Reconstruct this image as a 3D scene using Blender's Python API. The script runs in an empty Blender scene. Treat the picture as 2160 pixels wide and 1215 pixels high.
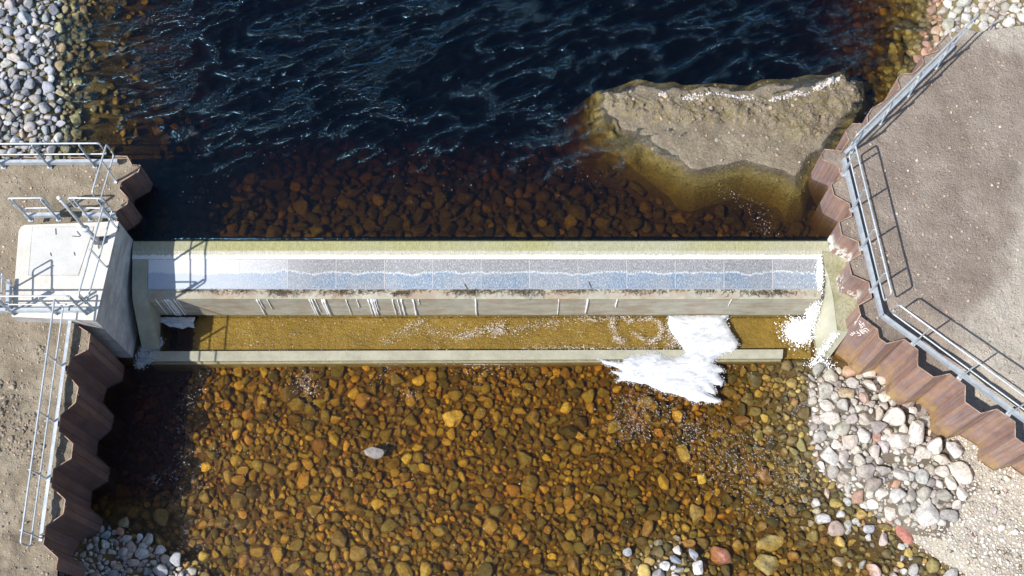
import bpy, bmesh, math, random
import numpy as np
from mathutils import Vector
from mathutils.geometry import delaunay_2d_cdt
random.seed(7); rng = np.random.default_rng(11)
S = bpy.context.scene

# ---------------------------------------------------------------- camera, sky, sun, exposure
F, NY, CH = 2800.0, 1550.0, 26.0
TH = math.atan((NY-607.5)/F)
cam_d = bpy.data.cameras.new('camera'); cam = bpy.data.objects.new('camera', cam_d)
S.collection.objects.link(cam); S.camera = cam
cam.location = (0, 0, CH); cam.rotation_euler = (TH, 0, 0)
cam_d.sensor_width = 36; cam_d.lens = F/2160*36; cam_d.clip_end = 500

SUN_EL, SH_AZ = math.radians(50.3), math.radians(33.0)      # shadows run towards SH_AZ
sv = Vector((-math.cos(SH_AZ)*math.cos(SUN_EL), -math.sin(SH_AZ)*math.cos(SUN_EL), math.sin(SUN_EL)))
W = bpy.data.worlds.new('World'); S.world = W; W.use_nodes = True
wn = W.node_tree; sky = wn.nodes.new('ShaderNodeTexSky'); sky.sky_type = 'NISHITA'; sky.sun_disc = False
sky.sun_elevation = SUN_EL; sky.sun_rotation = math.atan2(sv.x, sv.y)
wn.links.new(sky.outputs[0], wn.nodes['Background'].inputs[0]); wn.nodes['Background'].inputs[1].default_value = 0.12
sl = bpy.data.lights.new('sun', 'SUN'); sl.energy = 4.7; sl.angle = math.radians(0.5); sl.color = (1, 0.95, 0.88)
so = bpy.data.objects.new('sun', sl); S.collection.objects.link(so); so.rotation_euler = sv.to_track_quat('Z', 'Y').to_euler()
S.view_settings.view_transform = 'Standard'; S.view_settings.look = 'None'
S.view_settings.exposure = 0.36; S.view_settings.gamma = 1
S.cycles.transparent_max_bounces = 12; S.cycles.max_bounces = 6

# ---------------------------------------------------------------- measuring: a point of the photograph at a known height
FW = np.array([0, math.sin(TH), -math.cos(TH)]); UP = np.array([0, math.cos(TH), math.sin(TH)])
def ray(px, py): return FW*F + np.array([px-1080.0, 0, 0]) + UP*(607.5-py)
def at(px, py, z):
    d = ray(px, py); t = (z-CH)/d[2]; return np.array([d[0]*t, d[1]*t])
def at3(px, py, z): p = at(px, py, z); return (p[0], p[1], z)
def ats(l, z): return np.array([at(a, b, z) for a, b in l])

# ---------------------------------------------------------------- helpers
def tag(o, label=None, cat=None, group=None, kind=None):
    if label: o['label'] = label
    if cat: o['category'] = cat
    if group: o['group'] = group
    if kind: o['kind'] = kind
    return o
def link(o, parent=None):
    S.collection.objects.link(o)
    if parent: o.parent = parent
    return o
def empty(name, loc, label, cat, group=None):
    o = bpy.data.objects.new(name, None); o.location = loc; o.empty_display_size = .2
    return tag(link(o), label, cat, group)
def mesh(name, V, Fc, mat, parent=None, smooth=False, col=None):
    V = np.asarray(V, dtype=np.float64).reshape(-1, 3)
    if parent is not None: V = V - np.array(parent.location)
    me = bpy.data.meshes.new(name)
    if isinstance(Fc, np.ndarray):
        n, k = Fc.shape
        me.vertices.add(len(V)); me.vertices.foreach_set('co', V.astype(np.float32).ravel())
        me.loops.add(n*k); me.loops.foreach_set('vertex_index', Fc.astype(np.int32).ravel())
        me.polygons.add(n); me.polygons.foreach_set('loop_start', np.arange(0, n*k, k, dtype=np.int32))
        me.polygons.foreach_set('loop_total', np.full(n, k, dtype=np.int32))
    else: me.from_pydata([tuple(v) for v in V], [], Fc)
    me.update(calc_edges=True)
    if smooth: me.polygons.foreach_set('use_smooth', np.ones(len(me.polygons), dtype=bool))
    if col is not None:
        a = me.color_attributes.new('Col', 'FLOAT_COLOR', 'POINT')
        c = np.ones((len(V), 4), np.float32); c[:, :3] = col; a.data.foreach_set('color', c.ravel())
    me.materials.append(mat)
    return link(bpy.data.objects.new(name, me), parent)
class MB:
    def __init__(s): s.v = []; s.f = []
    def add(s, V, Fc):
        b = len(s.v); s.v += [tuple(map(float, v)) for v in V]; s.f += [[b+i for i in f] for f in Fc]; return s
    def box(s, a, b):
        x0, y0, z0 = a; x1, y1, z1 = b
        return s.add([(x0,y0,z0),(x1,y0,z0),(x1,y1,z0),(x0,y1,z0),(x0,y0,z1),(x1,y0,z1),(x1,y1,z1),(x0,y1,z1)],
                     [(0,3,2,1),(4,5,6,7),(0,1,5,4),(1,2,6,5),(2,3,7,6),(3,0,4,7)])
    def prism(s, poly, z0, z1):                      # poly counter-clockwise; z may be per-vertex list
        n = len(poly); zb = z0 if hasattr(z0, '__len__') else [z0]*n; zt = z1 if hasattr(z1, '__len__') else [z1]*n
        return s.add([(p[0],p[1],zb[i]) for i,p in enumerate(poly)]+[(p[0],p[1],zt[i]) for i,p in enumerate(poly)],
            [list(range(n))[::-1], [n+i for i in range(n)]]+[[i,(i+1)%n,n+(i+1)%n,n+i] for i in range(n)])
    def bar(s, p, q, w, h, upv=(0,0,1)):              # box section from p to q
        p, q = Vector(p), Vector(q); d = (q-p).normalized(); u = Vector(upv)
        if abs(d.dot(u)) > .99: u = Vector((1,0,0))
        a = d.cross(u).normalized(); b = a.cross(d).normalized(); a *= w/2; b *= h/2
        return s.add([p-a-b,p+a-b,p+a+b,p-a+b,q-a-b,q+a-b,q+a+b,q-a+b],
                     [(0,1,2,3),(7,6,5,4),(0,4,5,1),(1,5,6,2),(2,6,7,3),(3,7,4,0)])
    def tube(s, pts, r, n=10, rads=None):
        P = [Vector(p) for p in pts]; m = len(P)
        T = [(P[min(i+1,m-1)]-P[max(i-1,0)]).normalized() for i in range(m)]
        u = Vector((0,0,1)) if abs(T[0].z) < .9 else Vector((1,0,0))
        a = T[0].cross(u).normalized(); V = []
        for i in range(m):
            a = (a - T[i]*a.dot(T[i])).normalized(); b = T[i].cross(a); rr = rads[i] if rads else r
            V += [P[i]+(a*math.cos(2*math.pi*k/n)+b*math.sin(2*math.pi*k/n))*rr for k in range(n)]
        Fc = [[i*n+k, i*n+(k+1)%n, (i+1)*n+(k+1)%n, (i+1)*n+k] for i in range(m-1) for k in range(n)]
        return s.add(V, Fc+[list(range(n))[::-1], [(m-1)*n+k for k in range(n)]])
    def build(s, name, mat, parent=None, smooth=False):
        return mesh(name, s.v, s.f, mat, parent, smooth)
def fillet(pts, r, k=5):
    P = [Vector(p) for p in pts]; out = [P[0]]
    for i in range(1, len(P)-1):
        a = (P[i-1]-P[i]); b = (P[i+1]-P[i]); rr = min(r, a.length*.49, b.length*.49)
        a = P[i]+a.normalized()*rr; b = P[i]+b.normalized()*rr
        for j in range(k+1):
            t = j/k; out.append(a*(1-t)**2+P[i]*2*t*(1-t)+b*t*t)
    return out+[P[-1]]
# value noise in numpy
_perm = rng.random((256, 256))
def vn(x, y):
    xi = np.floor(x).astype(int); yi = np.floor(y).astype(int); fx = x-xi; fy = y-yi
    fx = fx*fx*(3-2*fx); fy = fy*fy*(3-2*fy); g = lambda a, b: _perm[a & 255, b & 255]
    return (g(xi,yi)*(1-fx)+g(xi+1,yi)*fx)*(1-fy)+(g(xi,yi+1)*(1-fx)+g(xi+1,yi+1)*fx)*fy
def fbm(x, y, o=4, g=.5):
    x = np.asarray(x, float); y = np.asarray(y, float); s = 0; a = 1; n = 0
    for i in range(o): s = s+a*vn(x*2**i+17*i, y*2**i+31*i); n += a; a *= g
    return s/n
def ss(a, b, x): t = np.clip((np.asarray(x, float)-a)/(b-a), 0, 1); return t*t*(3-2*t)
def inpoly(x, y, P):
    x = np.asarray(x, float); y = np.asarray(y, float); r = np.zeros(x.shape, bool); n = len(P)
    for i in range(n):
        x0, y0 = P[i]; x1, y1 = P[(i+1) % n]
        if y0 == y1: continue
        c = ((y0 > y) != (y1 > y)) & (x < (x1-x0)*(y-y0)/(y1-y0)+x0); r ^= c
    return r
def pdist(x, y, P, closed=True):
    x = np.asarray(x, float); y = np.asarray(y, float); d = np.full(x.shape, 1e9); n = len(P)
    for i in range(n if closed else n-1):
        ax, ay = P[i]; bx, by = P[(i+1) % n]; L = (bx-ax)**2+(by-ay)**2+1e-12
        t = np.clip(((x-ax)*(bx-ax)+(y-ay)*(by-ay))/L, 0, 1); d = np.minimum(d, np.hypot(x-ax-t*(bx-ax), y-ay-t*(by-ay)))
    return d
def sheet(name, poly, step, zf, mat, parent=None, box=None, col=None):
    """a surface that fills a polygon exactly, with relief; dense inside box, coarse beyond"""
    poly = np.array(poly, float); pts = []
    for i in range(len(poly)):
        a, b = poly[i], poly[(i+1) % len(poly)]; m = max(1, int(np.hypot(*(b-a))/max(step, .03)/1.5)); m = min(m, 60)
        pts += [a+(b-a)*j/m for j in range(m)]
    nb = len(pts)
    x0, y0 = poly.min(0); x1, y1 = poly.max(0)
    if box: x0, y0, x1, y1 = max(x0,box[0]), max(y0,box[1]), min(x1,box[2]), min(y1,box[3])
    gx, gy = np.meshgrid(np.arange(x0, x1, step), np.arange(y0, y1, step)); gx = gx.ravel()+rng.uniform(-.3,.3,gx.size)*step; gy = gy.ravel()+rng.uniform(-.3,.3,gy.size)*step
    m = inpoly(gx, gy, poly) & (pdist(gx, gy, poly) > step*.5); I = np.stack([gx[m], gy[m]], 1)
    allp = [Vector(p) for p in pts]+[Vector(p) for p in I]
    v, e, f, *_ = delaunay_2d_cdt(allp, [(i, (i+1) % nb) for i in range(nb)], [], 1, 1e-6)
    V = np.array([(p[0], p[1]) for p in v]); Z = zf(V[:,0], V[:,1])
    Fc = np.array(f); c = V[Fc].mean(1); Fc = Fc[inpoly(c[:,0], c[:,1], poly)]
    a = V[Fc]; cr = (a[:,1,0]-a[:,0,0])*(a[:,2,1]-a[:,0,1])-(a[:,1,1]-a[:,0,1])*(a[:,2,0]-a[:,0,0]); Fc[cr < 0] = Fc[cr < 0][:, ::-1]
    return mesh(name, np.column_stack([V, Z]), Fc, mat, parent, True)
def grid(name, xs, ys, zf, mat, col=None):
    X, Y = np.meshgrid(xs, ys); V = np.column_stack([X.ravel(), Y.ravel(), zf(X.ravel(), Y.ravel())]); n = len(xs); m = len(ys)
    i = (np.arange(m-1)[:,None]*n+np.arange(n-1)[None]).ravel()
    return mesh(name, V, np.stack([i, i+1, i+n+1, i+n], 1), mat, None, True)

# ---------------------------------------------------------------- materials
class NT:
    def __init__(s, name):
        s.m = bpy.data.materials.new(name); s.m.use_nodes = True; s.t = s.m.node_tree
        s.b = s.t.nodes['Principled BSDF']; s.out = s.t.nodes['Material Output']
    def n(s, ty, **k):
        x = s.t.nodes.new(ty)
        for a, v in k.items():
            if hasattr(x, a): setattr(x, a, v)
        return x
    def L(s, a, b): s.t.links.new(a, b)
    def pos(s, scale=(1,1,1), rot=(0,0,0)):
        g = s.n('ShaderNodeNewGeometry'); m = s.n('ShaderNodeMapping'); m.inputs['Scale'].default_value = scale; m.inputs['Rotation'].default_value = rot
        s.L(g.outputs['Position'], m.inputs['Vector']); return m.outputs[0]
    def noise(s, sc, det=4, rough=.55, vec=None, dist=0):
        x = s.n('ShaderNodeTexNoise'); x.inputs['Scale'].default_value = sc; x.inputs['Detail'].default_value = det
        x.inputs['Roughness'].default_value = rough; x.inputs['Distortion'].default_value = dist
        s.L(vec if vec else s.pos(), x.inputs['Vector']); return x.outputs['Fac']
    def ramp(s, fac, stops):
        r = s.n('ShaderNodeValToRGB'); e = r.color_ramp.elements
        while len(e) < len(stops): e.new(.5)
        for i, (p, c) in enumerate(stops):
            e[i].position = p; e[i].color = (c, c, c, 1) if not hasattr(c, '__len__') else (*c, 1)
        s.L(fac, r.inputs[0]); return r.outputs[0]
    def mix(s, fac, a, b, mode='MIX'):
        x = s.n('ShaderNodeMix', data_type='RGBA', blend_type=mode)
        for v, i in ((fac, 0), (a, 6), (b, 7)):
            if hasattr(v, 'links'): s.L(v, x.inputs[i])
            elif i == 0: x.inputs[0].default_value = v
            else: x.inputs[i].default_value = (*v, 1) if len(v) == 3 else v
        return x.outputs[2]
    def math(s, op, a, b=0, c=0):
        x = s.n('ShaderNodeMath', operation=op)
        for i, v in enumerate((a, b, c)):
            if hasattr(v, 'links'): s.L(v, x.inputs[i])
            else: x.inputs[i].default_value = v
        return x.outputs[0]
    def sep(s, vec=None):
        x = s.n('ShaderNodeSeparateXYZ')
        s.L(vec if vec else s.n('ShaderNodeNewGeometry').outputs['Position'], x.inputs[0]); return x.outputs
    def band(s, v, a, b, soft=.03):                 # 1 inside a..b
        x = s.n('ShaderNodeMapRange', interpolation_type='SMOOTHSTEP'); s.L(v, x.inputs[0]); x.inputs[1].default_value = a-soft; x.inputs[2].default_value = a+soft
        y = s.n('ShaderNodeMapRange', interpolation_type='SMOOTHSTEP'); s.L(v, y.inputs[0]); y.inputs[1].default_value = b-soft; y.inputs[2].default_value = b+soft
        y.inputs[3].default_value = 1; y.inputs[4].default_value = 0
        return s.math('MULTIPLY', x.outputs[0], y.outputs[0])
    def bump(s, h, st=.4, d=.02):
        b = s.n('ShaderNodeBump'); b.inputs['Strength'].default_value = st; b.inputs['Distance'].default_value = d
        s.L(h, b.inputs['Height']); s.L(b.outputs[0], s.b.inputs['Normal']); return b
    def fin(s, col=None, rough=.8, metal=0, spec=None):
        if col is not None:
            if hasattr(col, 'links'): s.L(col, s.b.inputs['Base Color'])
            else: s.b.inputs['Base Color'].default_value = (*col, 1)
        if hasattr(rough, 'links'): s.L(rough, s.b.inputs['Roughness'])
        else: s.b.inputs['Roughness'].default_value = rough
        s.b.inputs['Metallic'].default_value = metal
        if spec is not None: s.b.inputs['Specular IOR Level'].default_value = spec
        return s.m

def m_soil(name, a, b, c, sc=1.0):
    t = NT(name); col = t.ramp(t.noise(1.1*sc, 6, .6), [(.3, a), (.52, b), (.75, c)])
    fine = t.ramp(t.noise(38*sc, 4, .7), [(.25, .62), (.5, .95), (.8, 1.25)]); col = t.mix(1, col, fine, 'MULTIPLY')
    v = t.n('ShaderNodeTexVoronoi'); v.inputs['Scale'].default_value = 16*sc; t.L(t.pos(), v.inputs[0])
    peb = t.ramp(v.outputs['Distance'], [(.16, 1), (.24, 0)])
    pm = t.math('MULTIPLY', peb, t.ramp(v.outputs['Color'], [(.5, 0), (.7, 1)])); col = t.mix(t.math('MULTIPLY', pm, .55), col, tuple(min(.8, x*1.6) for x in c))
    h = t.math('ADD', t.noise(30*sc, 6, .7), t.math('MULTIPLY', pm, .25)); h = t.math('ADD', h, t.math('MULTIPLY', t.noise(5*sc, 3), 1.4)); t.bump(h, .9, .045)
    return t.fin(col, .95, spec=.2)
M = {}
M['soil_right'] = m_soil('pinkish_soil', (.25,.19,.15), (.325,.26,.205), (.42,.345,.275))
# a drier, paler crust towards the right edge of the platform
t = NT('pinkish_soil_dry'); M['soil_left'] = m_soil('tan_gravel', (.20,.165,.12), (.32,.27,.20), (.44,.38,.295), 1.4)
M['soil_low'] = m_soil('pale_bank_gravel', (.38,.335,.27), (.50,.45,.37), (.58,.53,.45), 1.2)
M['bed'] = m_soil('brown_bed', (.10,.07,.035), (.17,.12,.06), (.24,.18,.09), 1.0)
M['bed_up'] = m_soil('upstream_bed', (.17,.14,.07), (.24,.20,.10), (.32,.27,.14), .8)

def m_mud():
    t = NT('wet_mud'); col = t.ramp(t.noise(1.6, 6, .6), [(.3, (.20,.165,.115)), (.5, (.275,.23,.165)), (.72, (.36,.31,.225))])
    col = t.mix(1, col, t.ramp(t.noise(22, 5, .7), [(.3, .6), (.55, 1.0), (.8, 1.3)]), 'MULTIPLY')
    v = t.n('ShaderNodeTexVoronoi'); v.inputs['Scale'].default_value = 7; t.L(t.pos(), v.inputs[0])
    pm = t.math('MULTIPLY', t.ramp(v.outputs['Distance'], [(.18, 1), (.22, 0)]), t.ramp(v.outputs['Color'], [(.62, 0), (.66, 1)]))
    col = t.mix(t.math('MULTIPLY', pm, .7), col, (.5,.36,.24))
    zz = t.math('ADD', t.sep()[2], t.math('MULTIPLY', t.noise(2.5, 4, .7), .12)); mz = t.n('ShaderNodeMapRange', interpolation_type='SMOOTHSTEP'); t.L(zz, mz.inputs[0]); mz.inputs[1].default_value = -1.0; mz.inputs[2].default_value = -1.14
    col = t.mix(t.math('MULTIPLY', mz.outputs[0], .85), col, t.ramp(t.noise(16, 5, .75), [(.35, (.26,.22,.095)), (.6, (.44,.38,.18))]))
    t.bump(t.math('ADD', t.noise(14, 8, .75), t.math('MULTIPLY', pm, .5)), 1, .07); return t.fin(col, .9, spec=.3)
M['mud'] = m_mud()

def m_concrete(name, a, b, wet=0, stain=None, rough=.75, bd=.008):
    t = NT(name); col = t.ramp(t.noise(2.6, 8, .75), [(.36, a), (.62, b)])
    col = t.mix(1, col, t.ramp(t.noise(60, 3, .6), [(.3, .86), (.7, 1.06)]), 'MULTIPLY')
    pits = t.ramp(t.noise(26, 4, .8), [(.26, .55), (.33, 1)]); col = t.mix(1, col, pits, 'MULTIPLY')
    if stain:
        col = t.mix(t.ramp(t.noise(1.7, 6, .65, t.pos((.8,.8,3))), [(.46, 0), (.66, .7)]), col, stain)
    t.bump(t.noise(45, 5, .7), .35, bd); return t.fin(col, rough)
M['conc_top'] = m_concrete('pale_concrete', (.52,.50,.45), (.66,.64,.59))
M['conc_hatch'] = m_concrete('hatch_concrete', (.50,.50,.48), (.57,.57,.56))
M['conc_face'] = m_concrete('weathered_concrete', (.34,.34,.34), (.54,.54,.54), stain=(.26,.23,.2))
M['conc_weir'] = m_concrete('weir_concrete', (.31,.30,.24), (.44,.43,.35), stain=(.30,.20,.13))
M['conc_sill'] = m_concrete('sill_concrete', (.30,.29,.22), (.40,.39,.30), rough=.4)

def m_crest():                                                # concrete under a thin sheet of running water
    t = NT('wet_crest'); P = t.sep(); Y = P[1]
    st = t.noise(9, 5, .7, t.pos((9, 1.2, 1))); fi = t.noise(20, 4, .7, t.pos((3.0, 1.0, 1)))
    grn = t.ramp(st, [(.3, (.22,.22,.09)), (.5, (.33,.32,.15)), (.7, (.45,.43,.22))])
    tan = t.ramp(st, [(.3, (.29,.29,.22)), (.7, (.48,.47,.39))]); wh = t.ramp(st, [(.32, (.45,.46,.42)), (.5, (.78,.78,.74))])
    big = t.noise(.35, 2, .5)
    grn = t.mix(t.ramp(big, [(.4, .6), (.6, 0)]), grn, tan)
    edge = t.math('ADD', Y, t.math('MULTIPLY', t.math('SUBTRACT', t.noise(16, 5, .8, t.pos((1,.25,1))), .5), .14))
    col = t.mix(t.band(edge, 9.955, 20, .03), tan, grn); col = t.mix(t.band(edge, 9.7, 9.87, .012), col, wh)
    rip = t.noise(26, 4, .75, t.pos((2.2, 1, 1), (0, 0, .35)), 1.2)
    col = t.mix(1, col, t.ramp(rip, [(.32, .72), (.52, 1.0), (.7, 1.22)]), 'MULTIPLY')
    t.bump(t.math('ADD', rip, fi), .5, .012); return t.fin(col, .22)
M['crest'] = m_crest()
def m_bench():
    t = NT('wet_bench'); col = t.ramp(t.noise(3, 5, .6), [(.3, (.26,.25,.14)), (.55, (.34,.33,.22)), (.75, (.42,.41,.31))])
    v = t.noise(5, 4, .7, t.pos((1.3, 1, 1)), 2.2); ln = t.ramp(v, [(.44, 1), (.485, .55), (.53, 1)])
    col = t.mix(1, col, ln, 'MULTIPLY'); t.bump(t.noise(15, 5, .7, None, 1.5), .5, .015); return t.fin(col, .25)
M['bench'] = m_bench()
def m_cheek():
    t = NT('wet_cheek'); col = t.ramp(t.noise(2.5, 6, .6, t.pos((1, 1, .35))), [(.3, (.42,.42,.31)), (.7, (.56,.55,.44))])
    t.bump(t.noise(9, 4, .6, t.pos((2, 2, .5)), 1), .4, .02); return t.fin(col, .3)
M['cheek'] = m_cheek()

def m_plate():
    t = NT('galvanised_plate'); P = t.sep(); X, Y = P[0], P[1]
    oi = t.n('ShaderNodeObjectInfo'); r = oi.outputs['Random']
    # froth line across the plates, wavering
    w = t.math('MULTIPLY', t.math('SUBTRACT', t.noise(1.1, 3, .6, t.pos((1, 0, 0))), .5), .34)
    j = t.math('MULTIPLY', t.math('SUBTRACT', t.noise(13, 6, .9, t.pos((1, .3, 0))), .5), .17)
    yy = t.math('ADD', Y, t.math('ADD', w, j))
    fro = t.band(yy, 9.485, 9.515, .016); above = t.band(yy, 9.51, 20, .01)
    st = t.noise(40, 4, .75, t.pos((3.0, .55, 1))); st2 = t.noise(46, 5, .8, t.pos((1.8, .45, 1)))
    speck = t.ramp(st2, [(.5, 0), (.6, 1)])
    left = t.n('ShaderNodeMapRange'); t.L(X, left.inputs[0]); left.inputs[1].default_value = -4.2; left.inputs[2].default_value = -6.8  # plates whiten leftwards: sun glare painted into their colour
    base = t.ramp(st, [(.3, (.115,.14,.17)), (.6, (.20,.23,.27))])
    base = t.mix(t.ramp(t.noise(.9, 3, .6), [(.45, 0), (.62, .75)]), base, (.09,.16,.25))
    up = t.ramp(st, [(.3, (.12,.12,.125)), (.7, (.24,.245,.25))])
    col = t.mix(above, base, up); col = t.mix(t.math('MULTIPLY', speck, .8), col, (.50,.53,.56))
    col = t.mix(t.math('MULTIPLY', left.outputs[0], .75), col, t.mix(above, (.40,.45,.52), (.66,.68,.70))); col = t.mix(t.math('MULTIPLY', t.math('MULTIPLY', fro, .9), t.ramp(st2, [(.42, .0), (.56, 1)])), col, (.66,.68,.7))
    col = t.mix(1, col, t.ramp(r, [(0, .88), (1, 1.12)]), 'MULTIPLY')
    t.bump(t.math('ADD', st, st2), .35, .006); return t.fin(col, .42, .0, .35)
M['plate'] = m_plate()

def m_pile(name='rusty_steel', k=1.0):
    t = NT(name); g = t.n('ShaderNodeNewGeometry'); P = t.sep(g.outputs['Position'])
    v = t.pos((1, 1, .035)); a = t.noise(8.5, 6, .75, v); b = t.noise(34, 5, .8, t.pos((1, 1, .02)))
    col = t.ramp(a, [(.28, (.17,.10,.095)), (.40, (.31,.18,.135)), (.48, (.24,.19,.205)), (.56, (.37,.22,.15)), (.66, (.31,.24,.22)), (.8, (.45,.28,.14))])
    col = t.mix(1, col, t.ramp(b, [(.3, .66), (.5, 1), (.7, 1.25)]), 'MULTIPLY')
    col = t.mix(1, col, t.ramp(t.noise(3.2, 6, .7, t.pos((1, 1, .5))), [(.3, .66), (.5, .95), (.7, 1.1)]), 'MULTIPLY'); col = t.mix(t.ramp(t.noise(11, 5, .75, t.pos((1,1,.6))), [(.52, 0), (.64, .7)]), col, (.32,.155,.075))
    low = t.math('MULTIPLY', t.band(P[2], -5, -1.75, .45), t.ramp(t.noise(5, 5, .7, t.pos((1,1,.5))), [(.4, 0), (.62, .9)]))
    low = t.math('MULTIPLY', low, t.band(P[0], 6.8, 30, .3)); col = t.mix(low, col, (.46,.30,.11))
    # ragged white patches on the piles beside the bench
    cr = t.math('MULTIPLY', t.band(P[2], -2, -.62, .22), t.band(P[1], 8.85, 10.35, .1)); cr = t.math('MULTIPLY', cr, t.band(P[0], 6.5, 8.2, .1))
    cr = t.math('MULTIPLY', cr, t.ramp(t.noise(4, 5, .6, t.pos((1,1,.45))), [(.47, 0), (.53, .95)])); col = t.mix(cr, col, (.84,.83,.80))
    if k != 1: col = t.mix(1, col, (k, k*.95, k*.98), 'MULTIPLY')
    t.bump(t.math('ADD', b, t.noise(40, 3)), .3, .01); return t.fin(col, .5, .08)
M['pile'] = m_pile(); M['pile_shaded'] = m_pile('shaded_rusty_steel', .58)  # second copy has the left bank's shade multiplied into the steel colour
t = NT('pile_edge_steel'); M['pile_edge'] = t.fin(t.ramp(t.noise(6, 3), [(.35, (.22,.12,.08)), (.65, (.48,.36,.28))]), .6)
t = NT('galvanised_steel'); M['galv'] = t.fin(t.ramp(t.noise(9, 4, .6), [(.3, (.40,.45,.50)), (.7, (.60,.64,.67))]), .45, .4)
t = NT('dark_steel'); M['dark'] = t.fin(t.ramp(t.noise(9, 4), [(.3, (.10,.11,.12)), (.7, (.18,.19,.2))]), .5, .5)
t = NT('chalk'); M['chalk'] = t.fin((.88,.86,.84), .9)
t = NT('froth'); t.bump(t.noise(14, 7, .75, t.pos((1,2,1)), 1.5), .6, .03); M['foam'] = t.fin(t.ramp(t.noise(3, 6, .7, t.pos((1,2.2,1)), 2), [(.34, (.36,.40,.46)), (.47, (.55,.57,.60)), (.58, (.66,.67,.68))]), .7)
t = NT('bubbles'); M['bub'] = t.fin((.62,.58,.56), .5)
t = NT('twig_bark'); M['spray'] = NT('spray').fin((.93,.94,.95), .35)
M['twig'] = t.fin(t.ramp(t.noise(20, 3), [(.3, (.05,.035,.02)), (.7, (.16,.11,.06))]), .9)
t = NT('stone'); at_ = t.n('ShaderNodeAttribute'); at_.attribute_name = 'Col'
c_ = t.mix(1, at_.outputs['Color'], t.ramp(t.noise(10, 7, .78), [(.3, .48), (.5, 1), (.72, 1.35)]), 'MULTIPLY')
c_ = t.mix(1, c_, t.ramp(t.noise(48, 4, .8), [(.32, .68), (.68, 1.22)]), 'MULTIPLY')
t.bump(t.noise(18, 7, .75), .8, .035); M['stone'] = t.fin(c_, .8)

def m_water(name, sig, k, rip, riprot, ripst, ripd, tint, sca=0, rg=.06):
    t = NT(name); t.t.nodes.remove(t.b); d = max(sig)
    tr = t.n('ShaderNodeBsdfTransparent'); gl = t.n('ShaderNodeBsdfGlossy'); gl.inputs['Roughness'].default_value = rg
    fr = t.n('ShaderNodeFresnel'); fr.inputs['IOR'].default_value = k; mx = t.n('ShaderNodeMixShader')
    n1 = t.noise(rip, 6, .72, t.pos((1, 2.6, 1), (0, 0, riprot)), .8); b = t.n('ShaderNodeBump'); b.inputs['Strength'].default_value = ripst; b.inputs['Distance'].default_value = ripd; gl.inputs['Color'].default_value = tint
    if sca:                                     # fine capillary ripples ride on the crests of the waves
        mr = t.n('ShaderNodeMapRange', interpolation_type='SMOOTHSTEP'); t.L(t.sep()[2], mr.inputs[0]); mr.inputs[1].default_value = -1.032; mr.inputs[2].default_value = -.965
        mr.inputs[3].default_value = .12; mr.inputs[4].default_value = 1; t.L(mr.outputs[0], b.inputs['Strength'])
    t.L(n1, b.inputs['Height']); t.L(b.outputs[0], gl.inputs['Normal']); t.L(b.outputs[0], fr.inputs['Normal'])
    t.L(fr.outputs[0], mx.inputs[0]); t.L(tr.outputs[0], mx.inputs[1]); t.L(gl.outputs[0], mx.inputs[2]); t.L(mx.outputs[0], t.out.inputs['Surface'])
    va = t.n('ShaderNodeVolumeAbsorption'); va.inputs['Density'].default_value = d
    va.inputs['Color'].default_value = (*[1-s/d for s in sig], 1); 
    if sca:
        vs = t.n('ShaderNodeVolumeScatter'); vs.inputs['Density'].default_value = sca; vs.inputs['Color'].default_value = (.75,.62,.35,1); vs.inputs['Anisotropy'].default_value = .3
        ad = t.n('ShaderNodeAddShader'); t.L(va.outputs[0], ad.inputs[0]); t.L(vs.outputs[0], ad.inputs[1]); t.L(ad.outputs[0], t.out.inputs['Volume'])
    else: t.L(va.outputs[0], t.out.inputs['Volume'])
    return t.m
M['water_up'] = m_water('lake_water', (.58, .82, 1.9), 1.45, 10, -.5, 1, .10, (.34,.70,1,1), .02, .11)
M['water_dn'] = m_water('stream_water', (.34, .95, 3.4), 1.36, 7, .5, .5, .03, (.9,.95,1,1))

# ================================================================= levels
ZW, ZP = -1.02, -2.50                       # water above and below the weir
# ---------------------------------------------------------------- wall lines (tops of the sheet piles), z = 0
LD = ats([(166,671),(164,687),(190,704),(185.5,737),(150,754.5),(140,787),(165,817),(159,849),(128,876),(124.5,909),(154,936),(150,967),(113,989),(109,1028),(137.5,1054),(133.5,1084),(97,1110),(91,1149),(122,1177),(118,1202)], 0)
LU = ats([(-170,346),(-152,332),(-124,332),(-112,345),(-60,345),(-47,332),(-20,332),(-8,345),(35,345),(47,332),(76,332),(90,345),(140,345),(151,332),(178,332),(189,345),(222,343),(237,329),(268,330),(278,348),(296,349),(291.5,362),(256,383),(251,398),(272,420),(267,431),(239,451),(247,466)], 0)
RU = ats([(2030,58),(2008,92),(2001,70),(1974,98),(1981,106),(1945,119),(1949,134),(1927,155),(1902,156),(1892,168),(1898,186),(1863,215),(1838,230),(1829,246),(1830,262),(1798.5,261),(1784,277),(1791,297),(1775,319),(1740,315),(1733,325),(1736,337),(1769,351),(1775,373),(1753,389),(1759,412),(1791.5,430),(1796.5,456),(1770,468),(1775,495),(1810,509.5),(1816,535.5),(1790,552.5),(1796,580.5),(1832.5,596),(1838.5,628),(1810,644)], 0)
RD = ats([(1810,644),(1816,669),(1851,695),(1854,713),(1870,725),(1907.5,715.5),(1936,738),(1935.5,772),(1969,795.5),(2003,788.5),(2036,813.5),(2035.5,848),(2069,872),(2103,863),(2141,890),(2141.5,923),(2176,947),(2213,938),(2251,965),(2251.5,999),(2287,1023),(2325,1014),(2364,1041)], 0)

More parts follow.
